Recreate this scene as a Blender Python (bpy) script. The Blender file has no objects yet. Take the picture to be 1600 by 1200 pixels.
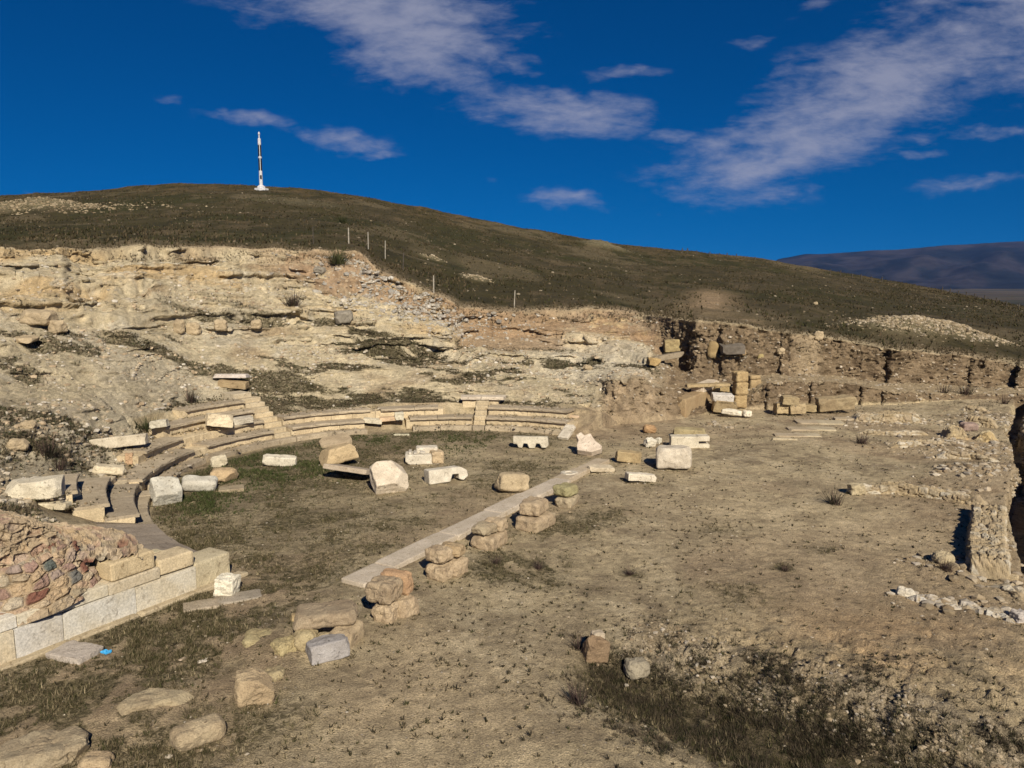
import bpy, math, random
import numpy as np
from mathutils import Vector, Matrix, Euler

random.seed(7); RNG = np.random.default_rng(11)
S = bpy.context.scene
COL = S.collection
R = math.radians

# ------------------------------------------------------------------ camera
F = 1200.0; PITCH = math.atan(160/1200); H = 6.0
cP, sP = math.cos(PITCH), math.sin(PITCH)
cam = bpy.data.cameras.new('camera'); co = bpy.data.objects.new('camera', cam); COL.objects.link(co)
co.location = (0, 0, H); co.rotation_euler = (math.pi/2-PITCH, 0, 0)
cam.sensor_width = 36; cam.lens = 27.0; cam.clip_start = .1; cam.clip_end = 60000
S.camera = co
S.render.resolution_x = 1024; S.render.resolution_y = 768

# ------------------------------------------------------------------ light and sky
SUN_EL = R(35); SUN_AZ = R(163)          # azimuth clockwise from +Y
world = bpy.data.worlds.new("World"); S.world = world; world.use_nodes = True
EXPOSURE = 0.32
S.view_settings.view_transform = 'Standard'; S.view_settings.look = 'None'
S.view_settings.gamma = 1; S.view_settings.exposure = EXPOSURE
sl = bpy.data.lights.new('sun', 'SUN'); so = bpy.data.objects.new('sun', sl); COL.objects.link(so)
sl.energy = 5.0; sl.angle = R(.5); sl.color = (1, .90, .74)
sd = Vector((math.sin(SUN_AZ)*math.cos(SUN_EL), math.cos(SUN_AZ)*math.cos(SUN_EL), math.sin(SUN_EL)))
so.rotation_euler = sd.to_track_quat('Z', 'Y').to_euler(); so.location = (20, -60, 60)

class NT:
    def __init__(s, nt): s.t = nt; s.n = nt.nodes; s.l = nt.links
    def node(s, typ, ins=None, **kw):
        o = s.n.new(typ)
        for k, v in kw.items(): setattr(o, k, v)
        for k, v in (ins or {}).items(): s.set(o.inputs[k], v)
        return o
    def set(s, sock, v):
        if isinstance(v, bpy.types.NodeSocket): s.l.new(v, sock)
        elif isinstance(v, bpy.types.Node): s.l.new(v.outputs[0], sock)
        else:
            if isinstance(v, (tuple, list)) and len(v) == 3 and sock.type == 'RGBA': v = (*v, 1)
            sock.default_value = v
    def math(s, op, a, b=0.0, c=None, clamp=False):
        o = s.node('ShaderNodeMath', operation=op, use_clamp=clamp)
        s.set(o.inputs[0], a); s.set(o.inputs[1], b)
        if c is not None: s.set(o.inputs[2], c)
        return o.outputs[0]
    def mix(s, f, a, b, mode='MIX'):
        o = s.node('ShaderNodeMix', data_type='RGBA', blend_type=mode)
        s.set(o.inputs[0], f); s.set(o.inputs[6], a); s.set(o.inputs[7], b)
        return o.outputs[2]
    def noise(s, vec, scale, detail=4, rough=.55, dist=0.0):
        o = s.node('ShaderNodeTexNoise', {'Scale': scale, 'Detail': detail, 'Roughness': rough, 'Distortion': dist})
        if vec is not None: s.set(o.inputs['Vector'], vec)
        return o.outputs[0]
    def ramp(s, f, a, b, lo=0.0, hi=1.0):
        o = s.node('ShaderNodeMapRange', {'From Min': a, 'From Max': b, 'To Min': lo, 'To Max': hi})
        o.interpolation_type = 'SMOOTHSTEP'; s.set(o.inputs[0], f); return o.outputs[0]

def build_world():
    t = NT(world.node_tree); t.n.clear()
    out = t.node('ShaderNodeOutputWorld'); bg = t.node('ShaderNodeBackground', {'Strength': .05})
    sky = t.node('ShaderNodeTexSky', sky_type='NISHITA', sun_disc=False, sun_elevation=SUN_EL, sun_rotation=SUN_AZ,
                 altitude=1500, air_density=1.0, dust_density=0.0, ozone_density=4.0)
    hsv = t.node('ShaderNodeHueSaturation', {'Hue': .503, 'Saturation': 1.9, 'Value': .84, 'Color': sky.outputs[0]})
    hsv = t.node('ShaderNodeMix', data_type='RGBA', blend_type='MULTIPLY'); t.set(hsv.inputs[0], 1.0); t.set(hsv.inputs[6], t.n['Hue/Saturation/Value'].outputs[0]); t.set(hsv.inputs[7], (.42, .86, 1.02))
    g = t.node('ShaderNodeTexCoord').outputs['Generated']
    sp = t.node('ShaderNodeSeparateXYZ', {0: g})
    if 'Vector' in sky.inputs:      # clear polarised winter sky: no white band at the horizon
        zz = t.math('MULTIPLY_ADD', t.math('MAXIMUM', sp.outputs[2], 0.0), .95, .10)
        t.set(sky.inputs['Vector'], t.node('ShaderNodeCombineXYZ', {0: sp.outputs[0], 1: sp.outputs[1], 2: zz}).outputs[0])
    y = t.math('MAXIMUM', t.math('ABSOLUTE', sp.outputs[1]), .05)
    a = t.math('DIVIDE', sp.outputs[0], y); e = t.math('DIVIDE', sp.outputs[2], y)
    v = t.node('ShaderNodeCombineXYZ', {0: a, 1: e, 2: 0.0}).outputs[0]
    # clouds as directions over the land: (tangent of azimuth, tangent of elevation), size, tilt in degrees, weight
    def D(px, py):
        u = (px-800)/F; w = (600-py)/F; d = (u, cP+w*sP, -sP+w*cP); return d[0]/d[1], d[2]/d[1]
    wob = t.noise(v, 5.0, 3, .6); wv = t.node('ShaderNodeTexNoise', {'Vector': v, 'Scale': 7.0, 'Detail': 4.0, 'Roughness': .6})
    off = t.node('ShaderNodeVectorMath', operation='MULTIPLY_ADD')
    t.set(off.inputs[0], wv.outputs[1]); off.inputs[1].default_value = (.11, .055, 0); t.set(off.inputs[2], v)
    vw = off.outputs[0]
    clouds = [(600, 8, 250, 62, -4, 1.0), (650, 78, 175, 62, -10, 1.0), (800, 102, 70, 20, 0, .6), (865, 172, 200, 36, -3, .85), (970, 112, 85, 12, 3, .5),
              (1330, 165, 350, 88, 24, 1.0), (1190, 250, 175, 42, 8, 1.0), (1520, 60, 260, 90, 25, .85), (1480, 130, 220, 50, 8, .7),
              (1545, 208, 120, 16, 5, .75), (1530, 290, 130, 15, 3, .6), (895, 312, 105, 17, -5, .85), (380, 188, 85, 12, -4, .75),
              (530, 224, 90, 17, -10, .75), (590, 246, 40, 8, 0, .55), (273, 154, 36, 12, -8, .5), (1175, 58, 42, 13, -3, .45),
              (1270, 12, 90, 20, 20, .4), (1050, 216, 60, 12, 5, .6), (760, 277, 26, 8, 0, .3), (1075, 328, 40, 7, 0, .3), (1445, 244, 40, 7, 0, .35),
              (60, 299, 35, 5, 0, .4)]
    m = None
    for (px, py, rx, ry, rot, wt) in clouds:
        ca, ce = D(px, py)
        mp = t.node('ShaderNodeMapping', vector_type='TEXTURE')
        mp.inputs['Location'].default_value = (ca+.055, ce+.0275, 0); mp.inputs['Rotation'].default_value = (0, 0, R(rot))
        mp.inputs['Scale'].default_value = (rx/F*1.15, ry/F*1.3, 1)
        t.set(mp.inputs[0], vw)
        ln = t.node('ShaderNodeVectorMath', operation='LENGTH'); t.set(ln.inputs[0], mp.outputs[0])
        b = t.ramp(ln.outputs[1], 1.15, .1, 0, wt)
        m = b if m is None else t.math('MAXIMUM', m, b)
    # streaked texture
    mp = t.node('ShaderNodeMapping'); mp.inputs['Rotation'].default_value = (0, 0, R(-14)); mp.inputs['Scale'].default_value = (1, 3.4, 1); t.set(mp.inputs[0], v)
    n1 = t.noise(mp.outputs[0], 5.5, 8, .62, .35)
    mp2 = t.node('ShaderNodeMapping'); mp2.inputs['Rotation'].default_value = (0, 0, R(-32)); mp2.inputs['Scale'].default_value = (1, 2.6, 1); t.set(mp2.inputs[0], v)
    n2 = t.noise(mp2.outputs[0], 26, 5, .6, .2)
    tex = t.math('ADD', t.math('MULTIPLY', n1, .66), t.math('MULTIPLY', n2, .34))
    dens = t.math('ADD', m, t.math('MULTIPLY', t.math('SUBTRACT', tex, .5), 3.0))
    dens = t.ramp(dens, .18, 1.35, 0, 1.0)
    dens = t.math('MULTIPLY', dens, t.ramp(m, 0.0, .22))
    dens = t.math('MULTIPLY', dens, .66)
    colr = t.mix(dens, hsv.outputs[2], (6.2, 6.3, 7.8))
    t.l.new(colr, bg.inputs[0]); t.l.new(bg.outputs[0], out.inputs[0])
build_world()

# ------------------------------------------------------------------ pixel helpers used while measuring the place
def G(px, py, z=0.0):
    u = (px-800)/F; v = (600-py)/F
    d = (u, cP+v*sP, -sP+v*cP); k = (z-H)/d[2]
    return Vector((d[0]*k, d[1]*k, z))
def PY(px, py, Y):
    """point seen at a pixel at ground distance Y"""
    u = (px-800)/F; v = (600-py)/F
    d = (u, cP+v*sP, -sP+v*cP); k = Y/d[1]
    return np.array((d[0]*k, Y, H+d[2]*k))

# ------------------------------------------------------------------ numpy noise
PERM = RNG.permutation(4096)
VAL = RNG.random(4096)*2-1
def _h(i, j, k, seed):
    return VAL[PERM[(PERM[(PERM[(i+seed*31) & 4095]+j) & 4095]+k) & 4095]]
def vn3(x, y, z, seed=0):
    xi = np.floor(x).astype(np.int64); yi = np.floor(y).astype(np.int64); zi = np.floor(z).astype(np.int64)
    fx = x-xi; fy = y-yi; fz = z-zi
    fx = fx*fx*(3-2*fx); fy = fy*fy*(3-2*fy); fz = fz*fz*(3-2*fz)
    r = 0
    for a in (0, 1):
        wx = fx if a else 1-fx
        for b in (0, 1):
            wy = fy if b else 1-fy
            for c in (0, 1):
                wz = fz if c else 1-fz
                r = r+wx*wy*wz*_h(xi+a, yi+b, zi+c, seed)
    return r
def vn2(x, y, seed=0):
    xi = np.floor(x).astype(np.int64); yi = np.floor(y).astype(np.int64)
    fx = x-xi; fy = y-yi; fx = fx*fx*(3-2*fx); fy = fy*fy*(3-2*fy)
    h = lambda i, j: VAL[PERM[(PERM[(i+seed*31) & 4095]+j) & 4095]]
    return (h(xi, yi)*(1-fx)+h(xi+1, yi)*fx)*(1-fy)+(h(xi, yi+1)*(1-fx)+h(xi+1, yi+1)*fx)*fy
def fb2(x, y, f, o=4, seed=0, g=.5):
    r = 0; a = 1; s = 0
    for k in range(o):
        r = r+a*vn2(x*f+k*17.3, y*f-k*9.1, seed+k); s += a; a *= g; f *= 2.03
    return r/s
def fb3(x, y, z, f, o=4, seed=0, g=.5):
    r = 0; a = 1; s = 0
    for k in range(o):
        r = r+a*vn3(x*f+k*17.3, y*f-k*9.1, z*f+k*5.7, seed+k); s += a; a *= g; f *= 2.03
    return r/s
def sst(x, a, b):
    t = np.clip((x-a)/(b-a), 0, 1); return t*t*(3-2*t)
def worley2(x, y, seed=0, jit=.85):
    xi = np.floor(x).astype(np.int64); yi = np.floor(y).astype(np.int64)
    d1 = np.full(x.shape, 9.); d2 = d1.copy(); cid = np.zeros(x.shape, np.int64)
    for a in (-1, 0, 1):
        for b in (-1, 0, 1):
            i = xi+a; j = yi+b
            hx = (VAL[PERM[(PERM[(i+seed*31) & 4095]+j) & 4095]]+1)/2
            hy = (VAL[PERM[(PERM[(i+seed*31+77) & 4095]+j) & 4095]]+1)/2
            dd = np.hypot(i+.5+(hx-.5)*jit-x, j+.5+(hy-.5)*jit-y)
            c = (PERM[(PERM[(i+seed*31+5) & 4095]+j) & 4095])
            m = dd < d1
            d2 = np.where(m, d1, np.minimum(d2, dd)); cid = np.where(m, c, cid); d1 = np.where(m, dd, d1)
    return d1, d2, cid

# ------------------------------------------------------------------ object helpers
def tag(o, label=None, cat=None, group=None, kind=None):
    if label: o['label'] = label
    if cat: o['category'] = cat
    if group: o['group'] = group
    if kind or label: o['kind'] = kind or 'thing'
    return o
def np_mesh(name, V, Fq, mat, parent=None, tint=None, smooth=False, extra=None):
    """V (n,3) array; Fq (m,3|4) int array"""
    V = np.asarray(V, np.float32); Fq = np.asarray(Fq, np.int32)
    me = bpy.data.meshes.new(name); k = Fq.shape[1]; m = len(Fq)
    me.vertices.add(len(V)); me.vertices.foreach_set('co', V.ravel())
    me.loops.add(m*k); me.loops.foreach_set('vertex_index', Fq.ravel())
    me.polygons.add(m); me.polygons.foreach_set('loop_start', np.arange(0, m*k, k, dtype=np.int32))
    me.polygons.foreach_set('loop_total', np.full(m, k, np.int32))
    me.polygons.foreach_set('use_smooth', np.full(m, smooth, bool))
    me.update(calc_edges=True)
    if tint is None: tint = np.ones((len(V), 4), np.float32)
    tint = np.asarray(tint, np.float32)
    if tint.ndim == 1: tint = np.repeat(tint[:, None], 3, 1)
    if tint.shape[1] == 3: tint = np.concatenate([tint, np.ones((len(tint), 1), np.float32)], 1)
    at = me.color_attributes.new('tint', 'FLOAT_COLOR', 'POINT'); at.data.foreach_set('color', tint.ravel())
    me.materials.append(mat)
    o = bpy.data.objects.new(name, me); COL.objects.link(o)
    if parent: o.parent = parent
    return o
def empty(name, loc=(0, 0, 0), rz=0):
    o = bpy.data.objects.new(name, None); COL.objects.link(o); o.location = loc; o.rotation_euler = (0, 0, rz); o.empty_display_size = .3
    return o
class MB:
    """collects numpy pieces into one mesh"""
    def __init__(s): s.V = []; s.F = []; s.T = []; s.n = 0
    def add(s, V, Fq, t=(1, 1, 1)):
        V = np.asarray(V, float); Fq = np.asarray(Fq, int)
        if Fq.shape[1] == 3: Fq = np.concatenate([Fq, Fq[:, 2:3]], 1)
        s.V.append(V); s.F.append(Fq+s.n); s.n += len(V)
        t = np.asarray(t, float); s.T.append(np.tile(t, (len(V), 1)) if t.ndim == 1 else t)
    def obj(s, name, mat, parent=None, smooth=False):
        V = np.concatenate(s.V); Fq = np.concatenate(s.F); T = np.concatenate(s.T)
        me = bpy.data.meshes.new(name)
        tri = Fq[:, 2] == Fq[:, 3]
        if tri.all(): return np_mesh(name, V, Fq[:, :3], mat, parent, T, smooth)
        if not tri.any(): return np_mesh(name, V, Fq, mat, parent, T, smooth)
        bpy.data.meshes.remove(me)
        q = Fq[~tri]; t3 = Fq[tri][:, :3]
        q3 = np.concatenate([q[:, [0, 1, 2]], q[:, [0, 2, 3]], t3])
        return np_mesh(name, V, q3, mat, parent, T, smooth)
_gb = {}
def grid_box(n):
    """unit cube [-1,1] as a welded n*n*6 grid"""
    if n in _gb: return _gb[n]
    idx = {}; V = []; Fq = []
    def vid(p):
        if p not in idx: idx[p] = len(V); V.append([2*c/n-1 for c in p])
        return idx[p]
    for ax in range(3):
        for side in (0, n):
            b, c = [k for k in range(3) if k != ax]
            for i in range(n):
                for j in range(n):
                    q = []
                    for (di, dj) in ((0, 0), (1, 0), (1, 1), (0, 1)):
                        p = [0, 0, 0]; p[ax] = side; p[b] = i+di; p[c] = j+dj; q.append(vid(tuple(p)))
                    flip = (side == 0) ^ (ax == 1)
                    Fq.append(q[::-1] if flip else q)
    _gb[n] = (np.array(V, float), np.array(Fq)); return _gb[n]
def stone(w, d, h, seed, n=10, rad=.05, amp=.032, chips=4, chipd=.15, freq=None, taper=0.0):
    """a weathered block: rounded box, noise, corners broken off by planes. base at z=0"""
    rr = np.random.default_rng(seed)
    V, Fq = grid_box(n); V = V.copy()
    hs = np.array([w, d, h])/2; r = min(rad, hs.min()*.98)
    P = V*hs; inner = np.clip(P, -(hs-r), hs-r); D = P-inner; L = np.linalg.norm(D, axis=1, keepdims=True)
    P = inner+np.where(L > 1e-9, D/np.maximum(L, 1e-9)*r, 0)
    Nn = P/np.maximum(np.linalg.norm(P/hs, axis=1, keepdims=True), 1e-6); Nn /= np.maximum(np.linalg.norm(Nn, axis=1, keepdims=True), 1e-6)
    f = freq or 2.2/max(hs.max(), .05)
    o = rr.random(3)*60
    nz = fb3(P[:, 0]+o[0], P[:, 1]+o[1], P[:, 2]+o[2], f, 4, int(seed) % 50, .55)
    P = P+Nn*(nz*amp)[:, None]
    for k in range(chips):
        cn = np.sign(rr.random(3)-.5)*(.35+rr.random(3)); cn[2] = abs(cn[2]) if rr.random() < .8 else cn[2]; cn /= np.linalg.norm(cn)
        ext = np.abs(cn)@hs; lim = ext*(1-chipd*(.25+rr.random()))
        dd = P@cn-lim; P = P-np.where(dd > 0, dd, 0)[:, None]*cn
    if taper: P[:, :2] *= (1-taper*(P[:, 2:3]/h+.5))
    P[:, 2] += h/2
    return P, Fq
def prism(poly, th, axis='y'):
    """outline in X-Z extruded along Y (thickness th), via bmesh for bevel and subdivision"""
    import bmesh
    bm = bmesh.new()
    vs = [bm.verts.new((x, -th/2, z)) for x, z in poly]
    f = bm.faces.new(vs)
    r = bmesh.ops.extrude_face_region(bm, geom=[f])
    bmesh.ops.translate(bm, verts=[v for v in r['geom'] if isinstance(v, bmesh.types.BMVert)], vec=(0, th, 0))
    bmesh.ops.recalc_face_normals(bm, faces=bm.faces)
    bmesh.ops.bevel(bm, geom=list(bm.edges), offset=.018, segments=1, affect='EDGES')
    bmesh.ops.triangulate(bm, faces=bm.faces)
    for _ in range(2):
        es = [e for e in bm.edges if e.calc_length() > .16]
        if es: bmesh.ops.subdivide_edges(bm, edges=es, cuts=1)
        bmesh.ops.triangulate(bm, faces=bm.faces)
    bm.verts.ensure_lookup_table()
    V = np.array([v.co[:] for v in bm.verts]); Fq = np.array([[v.index for v in f.verts] for f in bm.faces])
    bm.free()
    return V, Fq
def roughen(V, amp, f, seed):
    o = seed*3.7
    return V+np.stack([fb3(V[:, 0]+o+k*9, V[:, 1]+o, V[:, 2], f, 3, seed % 40+k) for k in range(3)], 1)*amp
def rot(V, rx=0, ry=0, rz=0):
    M = np.array(Euler((rx, ry, rz)).to_matrix()); return V@M.T

# ------------------------------------------------------------------ materials
def new_mat(name):
    m = bpy.data.materials.new(name); m.use_nodes = True; t = NT(m.node_tree); t.n.clear()
    out = t.node('ShaderNodeOutputMaterial'); b = t.node('ShaderNodeBsdfPrincipled', {'Roughness': .92})
    b.inputs['Specular IOR Level'].default_value = .15
    t.l.new(b.outputs[0], out.inputs[0]); return m, t, b
def stone_mat(name, c1, c2, dark, scale=3.0, dirt=.5, bump=.5, rough=.9, lichen=None):
    m, t, b = new_mat(name)
    pos = t.node('ShaderNodeNewGeometry').outputs['Position']
    tint = t.node('ShaderNodeAttribute', attribute_name='tint').outputs[0]
    n1 = t.noise(pos, scale, 5, .6); n2 = t.noise(pos, scale*4.3, 6, .65, .6); n3 = t.noise(pos, scale*19, 4, .7)
    c = t.mix(t.ramp(n1, .35, .65), c1, c2)
    c = t.mix(t.math('MULTIPLY', t.ramp(n2, .54, .72), dirt), c, dark)
    if lichen: c = t.mix(t.ramp(t.noise(pos, scale*2.1, 5, .7), .6, .72, 0, .7), c, lichen)
    g = t.ramp(n3, .25, .75, .72, 1.22)
    c = t.mix(1.0, c, t.node('ShaderNodeCombineXYZ', {0: g, 1: g, 2: g}).outputs[0], 'MULTIPLY')
    c = t.mix(1.0, c, tint, 'MULTIPLY')
    t.set(b.inputs['Base Color'], c); b.inputs['Roughness'].default_value = rough
    hgt = t.math('ADD', t.math('MULTIPLY', n2, .6), t.math('MULTIPLY', n3, .4))
    bp = t.node('ShaderNodeBump', {'Strength': bump, 'Distance': .04, 'Height': hgt}); t.l.new(bp.outputs[0], b.inputs['Normal'])
    return m
M_MARBLE = stone_mat('white_marble', (.62, .58, .50), (.48, .44, .37), (.19, .16, .12), 2.6, .9, .8)
M_GREY = stone_mat('grey_marble', (.36, .34, .32), (.27, .25, .23), (.07, .065, .06), 3.5, .8, .5)
M_KERB = stone_mat('paving_marble', (.43, .385, .32), (.35, .31, .25), (.22, .17, .11), 2.0, .8, .5)
M_SEAT = stone_mat('seat_limestone', (.52, .46, .355), (.43, .375, .285), (.17, .13, .085), 1.8, .8, .7)
M_SAND = stone_mat('sandstone', (.36, .30, .19), (.28, .225, .14), (.13, .10, .065), 2.4, .85, 1.0)
M_ROCK = stone_mat('field_stone', (.40, .35, .27), (.30, .26, .20), (.10, .08, .05), 2.2, .7, .9)
M_RUBBLE = stone_mat('rubble_masonry', (1, 1, 1), (.85, .84, .8), (.45, .4, .33), 3.0, .6, .9)
M_EARTH = stone_mat('packed_earth', (.27, .215, .14), (.23, .175, .11), (.10, .08, .05), 1.5, .6, .9)
M_WALLM = stone_mat('wall_marble', (.56, .53, .47), (.50, .45, .36), (.24, .21, .17), 1.4, .85, .4)
def flat_mat(name, c, rough=.6, metal=0.0, var=.25):
    m, t, b = new_mat(name)
    pos = t.node('ShaderNodeNewGeometry').outputs['Position']
    n = t.ramp(t.noise(pos, 6, 4), .3, .7, 1-var, 1+var*.4)
    t.set(b.inputs['Base Color'], t.mix(1.0, c, t.node('ShaderNodeCombineXYZ', {0: n, 1: n, 2: n}).outputs[0], 'MULTIPLY'))
    b.inputs['Roughness'].default_value = rough; b.inputs['Metallic'].default_value = metal
    return m
def tint_mat(name, rough=.95):
    m, t, b = new_mat(name)
    tint = t.node('ShaderNodeAttribute', attribute_name='tint').outputs[0]
    t.set(b.inputs['Base Color'], tint); b.inputs['Roughness'].default_value = rough
    return m
M_LEAF = tint_mat('dry_leaf')
def ground_mat():
    m, t, b = new_mat('ground_soil_and_rock')
    pos = t.node('ShaderNodeNewGeometry').outputs['Position']
    at = t.node('ShaderNodeAttribute', attribute_name='tint'); tint = at.outputs[0]; gm = at.outputs['Alpha']
    n0 = t.noise(pos, 1.1, 5, .6); n1 = t.noise(pos, 5, 6, .65, 0); n2 = t.noise(pos, 40, 4, .7)
    g = t.math('MULTIPLY', t.ramp(n0, .3, .7, .84, 1.14), t.math('MULTIPLY', t.ramp(n1, .3, .7, .76, 1.17), t.ramp(n2, .3, .7, .62, 1.32)))
    c = t.mix(1.0, tint, t.node('ShaderNodeCombineXYZ', {0: g, 1: g, 2: g}).outputs[0], 'MULTIPLY')
    # pale grit
    vo = t.node('ShaderNodeTexVoronoi', {'Vector': pos, 'Scale': 13.0}); cid = t.node('ShaderNodeSeparateColor', {0: vo.outputs['Color']})
    grit = t.math('MULTIPLY', t.ramp(vo.outputs['Distance'], .26, .16), t.ramp(cid.outputs[0], .86, .9))
    c = t.mix(t.math('MULTIPLY', grit, t.math('SUBTRACT', 1.0, gm)), c, t.mix(cid.outputs[1], (.42, .37, .30), (.27, .2, .14)))
    # dark withered weeds flat on the soil
    vo2 = t.node('ShaderNodeTexVoronoi', {'Vector': pos, 'Scale': 5.0}); c2 = t.node('ShaderNodeSeparateColor', {0: vo2.outputs['Color']})
    wd = t.math('MULTIPLY', t.ramp(t.math('ADD', vo2.outputs['Distance'], t.math('MULTIPLY', n1, .18)), .30, .2), t.ramp(c2.outputs[0], .6, .66))
    c = t.mix(t.math('MULTIPLY', t.math('MULTIPLY', wd, .55), t.math('SUBTRACT', 1.0, gm)), c, (.10, .08, .05))
    # matted grass streaks where the ground is grown over
    gs = t.ramp(t.noise(pos, 9, 6, .75, .8), .44, .58)
    c = t.mix(t.math('MULTIPLY', t.math('MULTIPLY', gs, t.ramp(gm, .0, .6)), .88), c, t.mix(n0, (.042, .040, .016), (.07, .055, .028)))
    t.set(b.inputs['Base Color'], c)
    hgt = t.math('ADD', t.math('MULTIPLY', n1, .55), t.math('MULTIPLY', n2, .35))
    bp = t.node('ShaderNodeBump', {'Strength': 1.0, 'Distance': .12, 'Height': hgt}); t.l.new(bp.outputs[0], b.inputs['Normal'])
    return m
M_GROUND = ground_mat()

# ------------------------------------------------------------------ TERRAIN
CX, CY, R0 = -1.95, 22.55, 8.2            # orchestra centre and radius
STEP_H, STEP_D, LEDGE = .32, .62, .17     # bench height, depth, kerb height
WEND = np.array([-5.82, 14.86]); WDIR = np.array([-.523, -.852]); WNRM = np.array([-.852, .523])   # wing wall end, direction, normal
cols = [-700, 0, 100, 200, 300, 400, 500, 560, 600, 700, 720, 800, 900, 960, 1000, 1060, 1085, 1125, 1160, 1200, 1300, 1400, 1500, 1600, 2300]
#   per column nodes after the floor: (py, Y) foot, mid, mid, scarp base, rim, hill 1, hill 2, ridge
prof = {
 -700: [(720, 15), (620, 20), (510, 25), (430, 30), (392, 32), (372, 50), (342, 85), (325, 140)],
 0:    [(700, 19), (605, 24), (500, 29), (422, 34), (388, 36), (374, 50), (340, 85), (305, 150)],
 100:  [(692, 21.5), (602, 26), (500, 31), (420, 36), (388, 38), (370, 52), (336, 88), (298, 150)],
 200:  [(684, 24), (600, 28), (500, 33), (413, 38), (386, 40), (366, 54), (330, 90), (290, 150)],
 300:  [(640, 29.5), (590, 31.5), (500, 36), (412, 41), (384, 43), (362, 56), (325, 92), (283, 150)],
 400:  [(612, 32.2), (575, 33.6), (500, 38), (425, 43), (388, 45), (364, 58), (325, 95), (284, 150)],
 500:  [(634, 32.4), (590, 34), (520, 38.5), (450, 43), (392, 46), (368, 58), (335, 95), (296, 150)],
 560:  [(630, 32.6), (590, 34.4), (522, 38.5), (455, 43), (393, 46), (376, 58), (342, 95), (305, 150)],
 600:  [(628, 32.6), (590, 34.5), (530, 38.5), (470, 42.5), (425, 45), (398, 58), (352, 95), (313, 150)],
 700:  [(626, 32.6), (590, 34.5), (540, 38.5), (505, 41), (470, 43), (430, 58), (380, 95), (333, 150)],
 720:  [(626, 32.6), (590, 34.5), (545, 38.5), (520, 42), (482, 43.6), (440, 58), (388, 95), (337, 150)],
 800:  [(624, 32.6), (590, 34.5), (560, 37.5), (528, 42), (486, 44), (450, 58), (400, 95), (352, 155)],
 900:  [(632, 32.0), (600, 34.5), (560, 38), (518, 43), (482, 46), (455, 60), (412, 100), (370, 160)],
 960:  [(664, 32.1), (593, 32.5), (560, 37), (524, 42), (484, 47), (460, 62), (420, 105), (380, 165)],
 1000: [(662, 32.3), (590, 32.8), (562, 36.5), (530, 42), (490, 47), (465, 62), (425, 105), (385, 170)],
 1060: [(655, 32.9), (625, 33.3), (600, 36.5), (575, 41.0), (500, 41.5), (470, 60), (430, 105), (390, 170)],
 1085: [(652, 33.4), (635, 34.2), (602, 36.8), (582, 39.3), (502, 39.8), (473, 60), (432, 105), (392, 170)],
 1125: [(640, 36.2), (630, 36.6), (600, 37.6), (588, 38.9), (504, 39.3), (476, 60), (434, 105), (396, 170)],
 1160: [(640, 36.2), (628, 36.6), (598, 37.6), (588, 39.0), (508, 39.4), (478, 60), (434, 105), (399, 170)],
 #1100: [(650, 33.6), (630, 35.0), (600, 37.0), (588, 38.9), (503, 39.3), (475, 60), (433, 105), (394, 170)],
 1200: [(640, 36.2), (596, 36.5), (592, 37.5), (585, 39.2), (515, 39.6), (480, 60), (436, 105), (403, 170)],
 1300: [(634, 37.9), (596, 38.2), (592, 39.2), (586, 40.8), (528, 41.2), (490, 60), (455, 100), (424, 165)],
 1400: [(632, 37.7), (612, 38.0), (606, 39.2), (600, 40.9), (545, 41.2), (498, 60), (470, 90), (440, 150)],
 1500: [(625, 38.9), (616, 39.5), (610, 40.5), (602, 42.0), (556, 42.3), (505, 60), (480, 85), (458, 125)],
 1600: [(625, 38.9), (616, 39.5), (610, 40.5), (604, 42.0), (572, 42.3), (514, 60), (496, 80), (480, 105)],
 2300: [(625, 38.9), (616, 39.5), (610, 40.5), (604, 41.5), (580, 42.3), (540, 60), (540, 80), (535, 100)]}
def roff(theta):        # the sweep is not a true circle: it bulges at the back left
    return np.interp(theta, [50, 110, 128, 165, 185, 210, 245], [-.05, -.05, .38, .38, .1, -.1, -.1])
def seat_top(theta):   # radius at the back of the preserved rows, by angle (deg)
    return np.interp(theta, [50, 60, 136, 141, 163, 165, 177, 179, 191, 195, 215, 225, 245], [9.85, 9.9, 10.2, 11.4, 11.4, 10.3, 10.15, 9.6, 9.5, 10.5, 10.5, 10.0, 9.4])
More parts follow.
